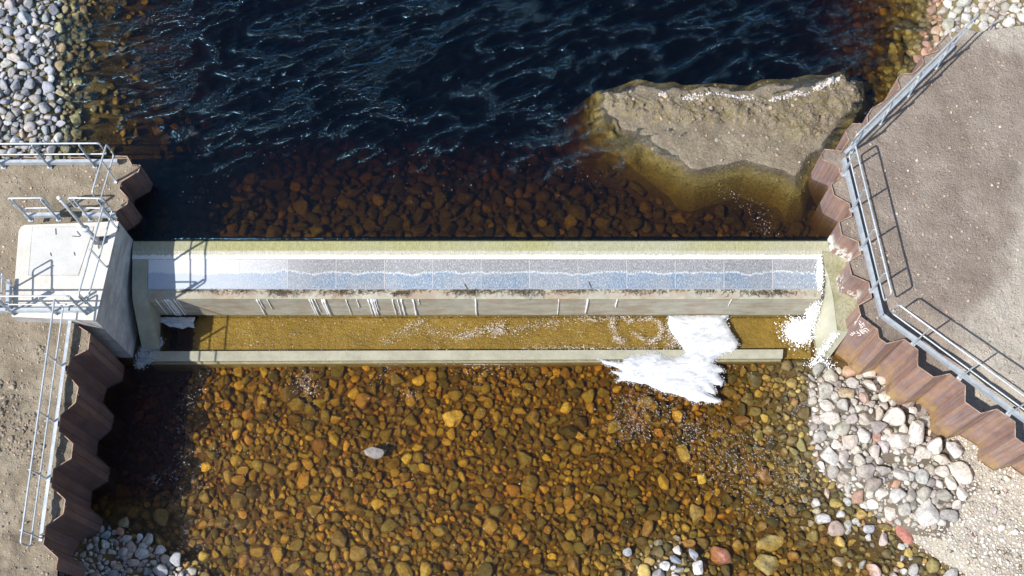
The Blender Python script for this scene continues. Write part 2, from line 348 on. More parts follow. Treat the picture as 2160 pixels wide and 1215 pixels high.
# ================================================================= ground on both banks
def zl(x, y):
    n = fbm(x*1.3, y*1.3, 5)-.5; lum = (fbm(x*7+3, y*7, 3, .6)-.5)*ss(8.4, 5.5, y)
    return -.05+.05*n+.17*lum+.015*(fbm(x*14, y*14, 2)-.5)-.04*ss(6.5, 3, y)
outer = [(-9.30, -25), (-60, -25), (-60, 60)]
polL = [tuple(p) for p in LU[::-1]]; polL = polL[::-1]
gl_poly = [(-60, 11.7)]+[tuple(p+np.array([0,-.012])) for p in LU[:19]]+[tuple(p+np.array([-.012,0])) for p in LU[19:]]+[(-8.35,10.1),(-8.75,8.2)]+[tuple(p+np.array([-.012,0])) for p in LD]+[(-8.7,2.2),(-8.6,1.5),(-9.0,-6),(-60,-6)]
tag(sheet('ground', gl_poly, .075, zl, M['soil_left'], box=(-12.8, 1.5, -7.5, 12.2)), 'tan gravel platform behind the sheet piling on the left bank', None, None, 'structure')
def zr(x, y):
    n = fbm(x*.9+5, y*.9, 5)-.5; f = fbm(x*4, y*4+9, 4, .6)-.5
    dw = pdist(x, y, RD, False)
    drop = ss(7.9, 9.6, x)*ss(9.0, 7.0, y)                     # the fill has settled towards the right edge
    near = ss(.9, .25, dw)
    dn2 = ss(.32, .12, pdist(x, y, RU[24:], False))
    z = -.04+.07*n+.05*f+.018*(fbm(x*11, y*11+4, 3, .7)-.5)-.22*drop-near*(.16+.22*ss(7.5, 8.7, x))-.05*dn2*fbm(x*6, y*6, 2)
    return z
gr_poly = [(60, 14.6), (11.3, 14.9), (10.3,14.75)]+[tuple(p+np.array([.014,-.004])) for p in RU[:-1]]+[tuple(p+np.array([.012,.012])) for p in RD]+[(60, RD[-1][1])]
M['soil_r2'] = M['soil_right']
def m_soil_r():
    t = NT('platform_soil'); P = t.sep(); n0 = t.noise(.8, 5, .6)
    a = t.ramp(t.noise(1.1, 6, .65), [(.3, (.275,.225,.183)), (.5, (.35,.29,.24)), (.7, (.44,.375,.315))])
    dry = t.ramp(t.noise(3, 6, .7), [(.3, (.46,.41,.34)), (.7, (.64,.585,.5))])
    k = t.math('ADD', t.math('SUBTRACT', P[0], t.math('MULTIPLY', P[1], .42)), t.math('MULTIPLY', n0, 2.2))
    mk = t.n('ShaderNodeMapRange', interpolation_type='SMOOTHSTEP'); t.L(k, mk.inputs[0]); mk.inputs[1].default_value = 7.1; mk.inputs[2].default_value = 7.75
    k2 = t.math('ADD', P[1], t.math('MULTIPLY', n0, 1.6)); mk2 = t.n('ShaderNodeMapRange', interpolation_type='SMOOTHSTEP'); t.L(k2, mk2.inputs[0]); mk2.inputs[1].default_value = 14.9; mk2.inputs[2].default_value = 15.6
    col = t.mix(t.math('MAXIMUM', mk.outputs[0], mk2.outputs[0]), a, dry)
    col = t.mix(1, col, t.ramp(t.noise(34, 5, .75), [(.28, .58), (.5, .98), (.75, 1.25)]), 'MULTIPLY')
    v = t.n('ShaderNodeTexVoronoi'); v.inputs['Scale'].default_value = 11; t.L(t.pos(), v.inputs[0])
    pm = t.math('MULTIPLY', t.ramp(v.outputs['Distance'], [(.12, 1), (.2, 0)]), t.ramp(v.outputs['Color'], [(.6, 0), (.7, 1)])); col = t.mix(t.math('MULTIPLY', pm, .5), col, (.6,.52,.43))
    h = t.math('ADD', t.noise(22, 8, .75), t.math('MULTIPLY', pm, .3)); h = t.math('ADD', h, t.math('MULTIPLY', t.noise(4.5, 6, .7), 1.8)); t.bump(h, 1, .07)
    return t.fin(col, .95, spec=.2)
M['soil_r'] = m_soil_r()
tag(sheet('ground', gr_poly, .08, zr, M['soil_r'], box=(6.8, 4.0, 13.2, 16)), 'pinkish brown soil platform behind the railings on the right bank', None, None, 'structure')

# ================================================================= beds
mound_px = [(1252,215),(1262,182),(1300,176),(1345,158),(1360,160),(1395,168),(1422,163),(1445,171),(1510,166),(1580,172),(1612,158),(1668,158),(1712,148),(1748,150),(1772,143),(1788,150),(1796,164),(1824,162),(1829,200),(1824,216),(1812,234),(1804,250),(1786,272),(1770,300),(1755,330),(1722,345),(1708,372),(1694,402),(1672,408),(1645,382),(1612,374),(1570,362),(1500,377),(1472,383),(1442,376),(1428,362),(1394,342),(1366,324),(1338,306),(1296,288),(1284,268),(1258,258)]
MOUND = ats(mound_px, -1.05)
dryA = ats([(1272,190),(1300,196),(1318,196),(1340,208),(1400,206),(1440,200),(1470,178),(1500,180),(1512,196),(1560,208),(1640,206),(1712,196),(1740,170),(1760,146),(1780,144),(1824,163),(1828,195),(1812,232),(1770,250),(1745,280),(1690,300),(1640,285),(1600,265),(1540,262),(1480,262),(1420,262),(1380,262),(1330,245),(1300,240),(1272,222)], -1.0)
BL = ats([(122,-160),(118,0),(112,120),(118,200),(122,300),(100,340)], ZW)     # left waterline
BR = ats([(1930,-160),(1968,0),(1960,60),(1950,100),(1935,130)], ZW)
def side(x, y, L):            # >0 on the right of the polyline going down in Y
    xs = np.interp(y, L[::-1,1], L[::-1,0]); return x-xs
def zu(x, y):
    base = -2.05-.16*(y-10.2)-.5*ss(11.3, 13.0, y)-2.6*ss(12.4, 16, y)
    l = side(x, y, BL); r = -side(x, y, BR)
    n = fbm(x*1.5, y*1.5, 4)-.5
    left = np.where(l < 0, ZW-.02-.28*l, ZW-.05-.34*l-.12*l*l); left = np.minimum(left, -.35)
    right = np.where(r < 0, ZW-.05-.5*r, ZW-.05-.95*r-.2*r*r); right = np.minimum(right, -.12)
    z = np.maximum(base+.25*n, np.where(y > 11.4, np.maximum(left, np.where(y > 12.6, right, -9)), -9))
    sx = pdist(x, y, MOUND); ins = inpoly(x, y, MOUND); sd = np.where(ins, sx, -sx)
    q = fbm(x*4.2, y*4.2, 5, .6)-.5; q2 = fbm(x*13, y*13, 3, .6)-.5
    dd = pdist(x, y, dryA); di = np.where(inpoly(x, y, dryA), dd, -dd)
    hm = ZW-.22+.245*ss(0, .34, sd)+.07*q*ss(.05, .5, sd)+.02*q2+.09*ss(-.15, .22, di)+.28*q*ss(-.1, .2, di)+.16*q2*ss(-.1, .15, di)
    hm = np.where(sd < 0, ZW-.24+sd*np.where(y < 12.6, 2.1, 2.8), hm)
    hm = hm-.10*ss(11.9, 11.1, y)
    return np.maximum(z, hm)
tag(grid('river_bed', np.arange(-15.2, 15.21, .065), np.arange(10.21, 22.2, .065), zu, M['bed_up']), None, None, None, 'structure')
# the mud bank itself: its own surface just proud of the bed
mp = np.array(MOUND); cen = mp.mean(0); mp2 = cen+(mp-cen)*np.array([1.06, 1.22])
mud = sheet('mud_bank', mp2, .035, lambda x, y: zu(x, y)+.006, M['mud']); tag(mud, 'low wet mud bank half drowned in front of the right-hand piling', None, None, 'structure')
M['bank'] = m_soil('shaded_bank_earth', (.14,.115,.085), (.20,.17,.13), (.28,.24,.19), 1.2)  # dark tone stands for the shade in the gaps between boulders
M['silt'] = m_soil('pale_silt', (.30,.25,.13), (.38,.32,.17), (.46,.39,.22), 1.0)
WLN = ats([(1700,640),(1700,790),(1703,900),(1720,985),(1800,1062),(1880,1112),(1955,1175),(2060,1250),(2200,1330)], ZP)
BLN = ats([(150,1095),(215,1120),(300,1128),(345,1160),(400,1185),(430,1215),(520,1330)], ZP)
def zd(x, y):
    n = fbm(x*1.4+9, y*1.4, 4)-.5
    z = -2.89+.022*(7.9-y)+.12*n
    s = np.interp(y, WLN[::-1,1], WLN[::-1,0]); r = (x-s)
    bc = at(1420, 1205, -2.5); bc2 = at(1330, 1235, -2.5); bc3 = at(1640, 1180, -2.5)
    for q_, w_, h_ in ((bc, .6, .24), (bc2, .8, .12), (bc3, 1.0, .08)): z = z+h_*np.exp(-((x-q_[0])**2+(y-q_[1])**2)/(2*w_**2))
    z = np.where(y > 7.87, -2.68+.03*n, z)
    right = ZP+np.where(r > 0, .22*ss(0, .8, r)+.04*r, r*(.17-.09*ss(5.5, 4, y)))-.30*ss(.8, .1, pdist(x, y, RD, False))*(r > 0)*ss(10.5, 9, x)
    z = np.maximum(z, np.where(y < 7.9, right, -9))
    # corner bank lower left
    yb = np.interp(x, BLN[:,0], BLN[:,1]); q = yb-y
    left = ZP-.04+np.where(q > 0, .5*q, q*.9)+.45*ss(-8.2, -9.3, x)*ss(4.6, 3.0, y)
    z = np.maximum(z, np.where(x < -3, left, -9)); z = np.where((x < -7.2) & (y > 4.6), z-1.1*ss(-6.3, -8.0, x)*ss(4.6, 5.6, y), z)
    return z
tag(grid('river_bed', np.arange(-13, 14.01, .07), np.arange(-1.0, 8.951, .07), zd, M['bed']), None, None, None, 'structure')
tag(sheet('river_bed', [(-7.8,7.98),(6.7,7.98),(6.7,8.946),(-7.8,8.946)], .05, lambda x, y: zd(x, y)+.01, M['silt']), 'smooth golden silt on the floor of the pool between weir and sill', None, None, 'structure')
# bright gravel on top of the low right bank
toe = [tuple(p+np.array([-.02,-.03])) for p in RD[3:]]
gp = toe+[tuple(p) for p in ats([(2330,1400),(2160,1290),(2080,1235),(1990,1185),(1900,1120),(1860,1095),(1790,1045),(1718,975),(1708,880),(1712,810)], -2.4)]
gpb = toe[:10]+[tuple(p) for p in ats([(2060,1030),(2010,1085),(1985,1140),(1900,1122),(1860,1097),(1790,1047),(1716,977),(1704,880),(1706,812)], -2.4)]
tag(sheet('ground', gpb, .05, lambda x, y: zd(x, y)+.022, M['bank']), 'ground darkened for the shaded gaps between the boulders below the right-hand piling', None, None, 'structure')
tag(sheet('ground', gp, .04, lambda x, y: zd(x, y)+.008+.05*(fbm(x*9, y*9, 3, .6)-.45)*ss(0, .3, pdist(x, y, gp)), M['soil_low'], box=(5.5,1.5,12.5,8)), 'pale gravel bank below the right-hand piling', None, None, 'structure')

# ================================================================= water
def waves(x, y, amp, rot, wl):
    c, s = math.cos(rot), math.sin(rot); u = x*c+y*s; v = -x*s+y*c
    wx = (fbm(u*.5/wl*.6, v*.5/wl*.6+7, 3)-.5)*3.2; z = 0
    for k, (f, a, ph) in enumerate([(1, 1, 0), (1.7, .5, 1.3), (2.9, .28, 4.1), (4.6, .14, 2.2)]):
        m = fbm(u*.8/wl*f*.33+11*k, v*.8/wl*f*.5, 2); th = (v/wl*f+wx*(.55+.3*k)+(fbm(u*.5*f+5*k, v*.3*f, 2)-.5)*1.6)*2*math.pi
        z = z+a*(1-2*np.abs(np.sin(th/2+ph))**.8)*(.25+1.1*m)
    return amp*z
def water_box(name, x0, x1, y0, y1, zt, zb, step, wf, mat, label):
    xs = np.arange(x0, x1+1e-6, step); ys = np.arange(y0, y1+1e-6, step); xs[-1] = x1; ys[-1] = y1
    n, m = len(xs), len(ys); X, Y = np.meshgrid(xs, ys); Z = zt+wf(X, Y); Z[0] = zt; Z[-1] = zt; Z[:,0] = zt; Z[:,-1] = zt
    V = np.column_stack([X.ravel(), Y.ravel(), Z.ravel()]); i = (np.arange(m-1)[:,None]*n+np.arange(n-1)[None]).ravel()
    F1 = np.stack([i, i+1, i+n+1, i+n], 1)
    b0, b1, t0, t1 = 0, n-1, (m-1)*n, m*n-1
    bm_ = bmesh.new(); vs = [bm_.verts.new(v) for v in V]
    for f in F1: bm_.faces.new([vs[k] for k in f])
    bv = [bm_.verts.new((a, b, zb)) for a, b in ((x0,y0),(x1,y0),(x1,y1),(x0,y1))]
    bm_.faces.new([bv[0],bv[1]]+[vs[k] for k in range(n-1,-1,-1)])
    bm_.faces.new([bv[1],bv[2]]+[vs[k*n+n-1] for k in range(m-1,-1,-1)])
    bm_.faces.new([bv[2],bv[3]]+[vs[(m-1)*n+k] for k in range(0,n)])
    bm_.faces.new([bv[3],bv[0]]+[vs[k*n] for k in range(0,m)])
    bm_.faces.new([bv[3],bv[2],bv[1],bv[0]]); me = bpy.data.meshes.new(name); bm_.to_mesh(me); bm_.free()
    me.polygons.foreach_set('use_smooth', np.array([len(p.vertices)==4 and p.index < len(F1) for p in me.polygons]))
    me.materials.append(mat); o = link(bpy.data.objects.new(name, me)); return tag(o, label, None, None, 'structure')
def wu(x, y):
    shel = .05+.95*ss(11.2, 13.6, y+.8*(fbm(x*.4, y*.4, 2)-.5)); w = 0
    for rot, su, sv, a, o in ((.40, .92, .28, .072, 0), (.56, .6, .17, .046, 40), (.22, .75, .23, .056, 80), (.46, .32, .09, .022, 20), (.02, .42, .14, .026, 60)):
        c, s = math.cos(rot), math.sin(rot); u = x*c+y*s; v = -x*s+y*c
        wx = (vn(u*.7+o, v*.7)-.5)*.6; q = vn(u/su+o+wx, v/sv+o*.7+wx*.7); m = vn(u*.35+o, v*.6+9)
        w = w+a*((1-np.abs(2*q-1))**3.0)*(.45+.85*m)
    return (w-.065)*.74*shel*(y > 10.3)
water_box('water', -15.0, 15.0, 10.203, 22, ZW, -7.5, .04, wu, M['water_up'], 'dark rippled lake water above the weir')
water_box('water', -13.2, 13.4, -.9, 8.947, ZP, -5.2, .07, lambda x, y: waves(x, y, .0035, -.7, .3)*(.4+3.2*ss(1, 6, x)*ss(7.3, 6, y)), M['water_dn'], 'clear amber stream water below the weir')

# ================================================================= weir
XL, XR = -8.24, at(1728, 600, -1.3)[0]
weir = empty('weir', (0, 9.5, -3), 'long concrete overflow weir with grey metal plates across the channel', 'weir')
def profile(name, prof, x0, x1, mat, parent, nx=1):
    n = len(prof); V = []; Fc = []
    for i in range(nx+1):
        x = x0+(x1-x0)*i/nx; V += [(x, p[0], p[1]) for p in prof]
    for i in range(nx):
        for k in range(n): a = i*n+k; b = i*n+(k+1)%n; Fc.append([a, b, b+n, a+n])
    Fc.append(list(range(n))[::-1]); Fc.append([nx*n+k for k in range(n)]); return mesh(name, V, Fc, mat, parent)
yA, yB, yC, yD, yE, yF = 10.20, 9.96, 9.785, 9.775, 9.165, 8.955
profile('crest', [(yA,-1.07),(yA,-3.5),(yC,-3.5),(yC,-1.10),(yB,-1.055),(10.17,-1.04)][::-1], XL, 6.98, M['crest'], weir, 40)
profile('beam', [(yC-.003,-3.5),(yC-.003,-1.16),(yE,-1.335),(yE,-1.31),(8.975,-1.325),(yF,-1.345),(yF,-3.5)], XL+.34, XR+.02, M['conc_weir'], weir, 30)
ppx = [301,403,505,607,709,811,913,1015,1117,1219,1322,1424,1527,1629,1728]
pxs = [at(p, 575, -1.2)[0] for p in ppx]; pxs[0] = XL+.34; pxs[-1] = XR
for a, b in zip(pxs[:-1], pxs[1:]):
    mb = MB(); g = .006
    nx, ny = 6, 6; V = []; Fc = []
    mb.add([(a+g,yC-.006,-1.112),(b-g,yC-.006,-1.112),(b-g,yE+.004,-1.286),(a+g,yE+.004,-1.286),(a+g,yC-.006,-1.135),(b-g,yC-.006,-1.135),(b-g,yE+.004,-1.309),(a+g,yE+.004,-1.309)],
           [(3,2,1,0),(4,5,6,7),(0,1,5,4),(1,2,6,5),(2,3,7,6),(3,0,4,7)]); mb.build('metal_plate', M['plate'], weir)
for a in pxs[1:-1]: MB().bar((a, yC-.01, -1.110), (a, yE+.01, -1.285), .008, .006).build('joint_strip', M['bub'], weir)
mb = MB().bar((pxs[0], yE-.004, -1.287), (pxs[-1], yE-.004, -1.287), .012, .02); mb.build('edge_trim', M['galv'], weir)
# left chute: a concrete cheek that falls from the crest to the pool
mb = MB(); x0, x1 = XL, XL+.336; x1b = XL+.40
mb.add([(x0,yC-.004,-1.115),(x1,yC-.004,-1.115),(x1,yE,-1.29),(x0,yE,-1.29),(x1,8.93,-1.42),(x0,8.93,-1.42),(x1b,8.05,-2.6),(x0,8.0,-2.65),
        (x0,yC-.004,-3.4),(x1,yC-.004,-3.4),(x1b,8.05,-3.4),(x0,8.0,-3.4),(x1,yE,-3.4),(x1,8.93,-3.4),(x0,yE,-3.4),(x0,8.93,-3.4)],
       [(0,3,2,1),(3,5,4,2),(5,7,6,4),(1,2,12,9),(2,4,13,12),(4,6,10,13),(6,7,11,10),(0,1,9,8),(0,8,14,3),(3,14,15,5),(5,15,11,7)])
mb.build('chute', M['conc_sill'], weir)
# sill beam in the stream
sil = empty('sill_beam', (-1, 7.98, -3), 'narrow pale concrete sill beam lying across the stream below the weir', 'sill')
yl0, yl1 = at(340,741,ZP+.04)[1], at(340,762,ZP+.04)[1]; yr0, yr1 = at(1650,737,ZP+.04)[1], at(1650,756,ZP+.04)[1]
xl, xr = at(318,750,ZP+.04)[0], at(1650,747,ZP+.04)[0]
MB().prism([(xl,yl1),(xr,yr1),(xr+.03,yr0),(xl,yl0)], -3.1, ZP+.038).build('beam', M['conc_sill'], sil)
MB().prism([(xl,yl1-.05),(xr-.02,yr1-.05),(xr-.02,yr1-.003),(xl,yl1-.003)], -3.1, ZP-.04).build('footing', M['conc_sill'], sil)
# right bench and its cheek wall
ben = empty('concrete_bench', (7.2, 9.2, -3), 'wet greenish concrete bench between the weir end and the rusty piling', 'concrete bench')
tb = [at(1735,524,-1.06), at(1733,546,-1.08), at(1748,582,-1.08), at(1758,630,-1.08), at(1766,697,-1.08)]
dn = at(1790,699,-1.08); rr = [(7.9,8.0),(8.0,8.6),(8.0,10.2),(7.0,10.2)]
poly = [tuple(p) for p in tb]+[tuple(dn)]
top = [(6.985,10.198)]+[tuple(p) for p in tb]+[(dn[0],dn[1])]+[(7.6,8.2),(8.0,8.6),(8.0,9.6),(7.75,10.198)]
top = top  # counter-clockwise around the bench
MB().prism(top, -3.4, -1.055).build('bench_top', M['bench'], ben)
V = []; Fc = []; bot = [at(1727,560,-1.5), at(1722,620,-2.0), at(1717,663,ZP), at(1717,700,ZP), at(1726,752,ZP)]
for i, (a, b) in enumerate(zip(tb, bot)):
    zb_ = [-1.5,-2.4,-2.6,-2.6,-2.6][i]; V += [(a[0]-.006, a[1], -1.06), (b[0]-.02, min(b[1], a[1]+.02), zb_)]
V += [(dn[0], dn[1]-.006, -1.06), (at(1748,756,ZP)[0], at(1748,756,ZP)[1], -2.6)]
for i in range(5): Fc.append([2*i, 2*i+1, 2*i+3, 2*i+2])
mesh('cheek_wall', V, Fc, M['cheek'], ben)

# ================================================================= abutment with its hatch
ab = empty('concrete_abutment', (-9.3, 9.2, -3), 'square pale concrete intake chamber on the left bank beside the weir', 'abutment')
ZB = .28
TR, BRc, BLc = tuple(at(250,467,ZB)), tuple(at(202,676,ZB)), tuple(at(25,668,ZB))
topp = [BLc, BRc, TR, (-10.12,10.04), (-10.20,10.0), (-10.235,9.9)]
botp = [BLc, (-8.41,7.93), (-8.25,10.22), (-10.12,10.04), (-10.20,10.0), (-10.235,9.9)]
mid = [BLc, (-8.47,7.98), (-8.262,10.222), (-10.12,10.04), (-10.20,10.0), (-10.235,9.9)]
V = [(p[0],p[1],ZB-.015) for p in topp]+[(p[0],p[1],-1.3) for p in mid]+[(p[0],p[1],-3.4) for p in botp]; n = 6
mesh('chamber_wall', V, [[n*r+i, n*(r+1)+i, n*(r+1)+(i+1)%n, n*r+(i+1)%n] for r in range(2) for i in range(n)], M['conc_face'], ab)
MB().prism(topp, ZB-.014, ZB).build('roof_slab', M['conc_top'], ab)
hp = ats([(60,581),(165,581),(198,479),(68,479)], ZB); h = MB().prism([tuple(p) for p in hp], ZB+.0006, ZB+.008).build('hatch_cover', M['conc_hatch'], ab)
ft = MB()
for i in range(4): ft.bar((*hp[i], ZB+.009), (*hp[(i+1)%4], ZB+.009), .012, .005)
ft.build('hatch_frame', M['conc_face'], ab)
for a, b in (((117,482),(118,495)),((162,488),(170,498)),((152,498),(168,499)),((106,533),(108,540)),((156,532),(158,539))): MB().bar(at3(*a,ZB+.015), at3(*b,ZB+.015), .015, .012).build('hatch_handle', M['dark'], ab)
# gate stem
gs = empty('gate_stem', (-8.55, 9.69, ZB), 'tall slender galvanised gate stem with a gearbox on the concrete chamber', 'gate stem')
_a, _b, _c = at3(210,510,ZB), at3(181,483,ZB+.92), at3(125,418,ZB+2.1)
MB().tube([_a, _b], .045, 14).build('housing', M['galv'], gs, True)
MB().tube([_b, _c], .032, 12).build('stem_tube', M['galv'], gs, True)
MB().tube([(_c[0],_c[1],_c[2]-.005), (_c[0]-.003,_c[1],_c[2]+.035)], .042, 12).build('stem_cap', M['conc_top'], gs, True)
MB().tube([(_b[0],_b[1],_b[2]+k) for k in (-.05,-.01,.03,.06)], .08, 16, [.05,.075,.075,.045]).build('collar', M['galv'], gs, True)
x_, y_ = _a[0], _a[1]
g = MB().box((x_-.09,y_-.07,ZB+.002),(x_+.09,y_+.07,ZB+.12)).tube([(x_+.09,y_+.03,ZB+.08),(x_+.20,y_+.09,ZB+.08)], .025).tube([(x_-.08,y_,ZB+.12),(x_-.08,y_,ZB+.2)], .04).tube([(x_,y_-.05,ZB+.06),(x_+.02,y_-.17,ZB+.06)], .02)
g.build('gearbox', M['dark'], gs)

# ================================================================= sheet piling
def piling(name, line, zt, zb, chunk, off, label, ch0=0, side_=1):
    pm_ = M['pile_shaded'] if side_ < 0 else M['pile']
    L = np.array(line, float); n = len(L); root = empty(name, (*L.mean(0), zb), label, 'sheet piling')
    N = []
    for i in range(n):
        d = L[min(i+1,n-1)]-L[max(i-1,0)]; d = d/np.hypot(*d); N.append(np.array([d[1], -d[0]])*side_)
    N = np.array(N); th = .011
    fine = lambda a, b: [a+(b-a)*t for t in (0, .5, 1)]
    i = ch0; starts = list(range(0, n-1, chunk))
    for s in starts:
        e = min(s+chunk, n-1); V = []; Fc = []; m = e-s+1
        for k in range(s, e+1):
            for q, z in ((0,zt),(1,zt),(0,zb),(1,zb)):
                p = L[k]+N[k]*(th if q == 0 else -th)*(1 if True else 1); V.append((p[0], p[1], z))
        for k in range(m-1):
            a, b = k*4, k*4+4; Fc += [[a,b,b+2,a+2],[b+1,a+1,a+3,b+3],[a+1,b+1,b,a],[a+2,b+2,b+3,a+3]]
        Fc += [[0,2,3,1],[m*4-4,m*4-3,m*4-1,m*4-2]]
        o = mesh('sheet_pile', V, Fc, pm_, root)
        # bright cut rim along the top
        mb = MB()
        for k in range(s, e): mb.bar((*L[k], zt+.003), (*L[k+1], zt+.003), .017, .008)
        mb.build('cut_edge', M['pile_edge'], o).location = Vector((0,0,0))
        # interlock: a thin raised rib part way along the flats
        mb = MB(); k = s+(e-s)//2; a = L[k]*.5+L[min(k+1,n-1)]*.5+N[k]*.02; mb.bar((a[0],a[1],zt-.01), (a[0],a[1],zb), .03, .03)
        for k in range(s, e): 
            if k % 4 == 0:
                p = L[k]*.35+L[k+1]*.65+N[k]*.014; mb.bar((p[0],p[1],zt-.01), (p[0],p[1],zb), .014, .014)
        mb.build('interlock', pm_, o)
    return root
def fixparent():
    for o in S.objects:
        if o.parent and o.parent.type == 'MESH': pass
_m0 = mesh
def mesh(name, V, Fc, mat, parent=None, smooth=False, col=None):      # a child of a part sits in its thing's frame
    if parent is not None and parent.type == 'MESH':
        V = np.asarray(V, float).reshape(-1, 3)-np.array(parent.parent.location if parent.parent else (0,0,0))
        o = _m0(name, V, Fc, mat, None, smooth, col); o.parent = parent; return o
    return _m0(name, V, Fc, mat, parent, smooth, col)
piling('sheet_pile_wall', LD, .0, -3.6, 4, 0, 'shaded zigzag steel sheet piling below the concrete chamber on the left', side_=-1)
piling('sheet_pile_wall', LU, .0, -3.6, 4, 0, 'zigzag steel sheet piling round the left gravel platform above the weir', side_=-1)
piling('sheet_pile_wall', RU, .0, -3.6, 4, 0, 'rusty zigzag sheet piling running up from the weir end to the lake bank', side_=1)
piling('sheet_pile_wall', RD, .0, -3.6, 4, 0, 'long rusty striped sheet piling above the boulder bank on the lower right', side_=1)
# chalk writing on the first pile below the bench
pw = bpy.data.objects['sheet_pile_wall.003']; P0, P1 = RD[1], RD[2]
def onwall(cx, cy):
    px, py = 1770+cx*.0576, 650+cy*.0576; d = ray(px, py); nrm = np.array([P1[1]-P0[1], -(P1[0]-P0[0]), 0]); nrm = nrm/np.linalg.norm(nrm)
    p0 = np.array([P0[0], P0[1], 0])+nrm*.018; C0 = np.array([0,0,CH]); t = ((p0-C0)@nrm)/(d@nrm); return tuple(C0+d*t)
strokes = [[(740,460),(810,530)],[(730,540),(765,640),(800,720)],[(730,545),(790,610),(860,690)],[(790,600),(900,545)],[(860,560),(900,660)],[(890,540),(950,660)],[(800,735),(870,690)],
    [(890,770),(960,735),(1020,750),(1095,835)],[(900,790),(960,870)],[(950,800),(1035,885)],[(900,780),(930,850)],[(835,770),(930,930)],[(790,780),(900,950)],[(735,790),(860,930)],[(640,840),(700,905)],[(650,915),(740,905),(800,985)],[(700,1010),(790,990)],
    [(510,850),(545,920),(500,990)],[(440,905),(520,940)],[(400,970),(500,1000)],[(560,880),(590,920),(560,945)],[(790,235),(700,380),(600,560)],[(600,560),(560,620)],[(570,540),(620,480)]]
mb = MB()
for s in strokes:
    q = [onwall(*p) for p in s]; mb.tube(q, .006, 6)
mb.build('chalk_writing', M['chalk'], [c for c in pw.children][0])

# ================================================================= railings
def railing(label, p0, p1, z0, ts, ext=(0,0), h=1.1, toe=True, loop=(True,True), mount='ground', off=None, name='guard_railing', br=True):
    """p0,p1 plan ends of the base line; posts at fractions ts; rails run past the ends by ext"""
    p0 = np.array(p0, float); p1 = np.array(p1, float); L = np.hypot(*(p1-p0)); d = (p1-p0)/L; nn = np.array([d[1], -d[0]])
    root = empty(name, (*p0, z0), label, 'railing'); a = p0-d*ext[0]; b = p1+d*ext[1]
    P = lambda q, z: (q[0], q[1], z0+z)
    ea, eb = a+d*.0, b-d*.0
    # one bent tube: top rail, round both ends, back along as mid rail
    tp = fillet([P(ea, h*.72), P(ea, h), P(eb, h), P(eb, h*.72)], .07); MB().tube(tp, .020, 10).build('top_rail', M['galv'], root, True)
    md = fillet([P(ea, h*.72), P(ea, h*.52), P(eb, h*.52), P(eb, h*.72)], .07); MB().tube(md, .017, 10).build('mid_rail', M['galv'], root, True)
    for t in ts:
        q = p0+d*L*t+nn*.03; po = MB().bar(P(q, -.12 if br else .0), P(q, h-.01), .05, .02, (d[0], d[1], 0)).build('post', M['galv'], root)
        if br: MB().bar((q[0]-d[0]*.05, q[1]-d[1]*.05, z0-.03), (q[0]+d[0]*.05, q[1]+d[1]*.05, z0-.03), .07, .05).build('bracket', M['dark'] if mount == 'side' else M['galv'], po)
    if toe:
        tb_ = MB().bar(P(p0, .10), P(p1, .10), .012, .14); q0 = p0-nn*.035; q1 = p1-nn*.035; tb_.bar(P(q0, .166), P(q1, .166), .055, .008); tb_.build('toe_board', M['galv'], root)
    return root
# right bank
c0, c1 = at(1777,336,.1), at(1857,668,.1)
def tpos(p0, p1, px, py, z=0): q = at(px, py, z); d = np.array(p1)-np.array(p0); return float((q-np.array(p0))@d/(d@d))
railing('guard railing along the soil platform directly beside the weir end', c0, c1, 0, [tpos(c0,c1,1774,368), tpos(c0,c1,1796.5,443), tpos(c0,c1,1816,524), tpos(c0,c1,1837,613)], (-.12,-.18))
e1 = at(2245,951,.1); railing('long guard railing on the lower right leading away from the platform corner', at(1859,668,.1), e1, 0, [tpos(c1,e1,*p) for p in ((1925,725),(2023,797),(2127,873),(2230,948))], (-.1,0))
u0, u1 = at(1783,327,.1), at(2012,100,.1); railing('guard railing running up to the pale stones at the top right', u0, u1, 0, [.06,.32,.58,.84], (0,.35))
# left bank
w0, w1 = at(-260,349,.05), at(250,346,.05); railing('guard railing along the lake side of the left gravel platform', w0, w1, 0, [tpos(w0,w1,*p) for p in ((-190,352),(-90,352),(7,352),(104,351),(200,349))], (0,-.1))
railing('short guard railing at the tip of the left gravel platform', (-8.33,11.50), (-8.52,10.42), 0, [.33], (0,.0), toe=False)
r0, r1 = tuple(at(252,471,ZB)), tuple(at(200,660,ZB)); railing('guard railing along the weir side of the concrete chamber', r0, r1, ZB, [tpos(r0,r1,257,483,ZB), .5, .97], (.05,.0), mount='side', toe=False)
railing('short guard railing on the lake side of the chamber beside the gate stem', at(178,460,ZB), at(249,461,ZB), ZB, [.18,.85], (.0,.0), toe=True)
railing('guard railing on the lake side of the chamber left of the gate stem', at(56,461,ZB), at(131,460,ZB), ZB, [.12,.9], (-.0,-.03), toe=True)
railing('guard railing on the downstream side of the concrete chamber', at(-60,661,ZB), at(190,660,ZB), ZB, [.36,.72,.97], (0,-.08), toe=True)
railing('short guard railing on the land side of the chamber at the left edge', at(24,662,ZB), at(26,595,ZB), ZB, [.06,.8], (.0,.0), toe=True)
railing('long guard railing along the lower left piling', (-9.03,8.15), (-9.13,3.68), 0, [tpos((-9.03,8.15),(-9.13,3.68),*p) for p in ((140,777),(124.5,894),(106,1013),(91,1136))], (0,.30))

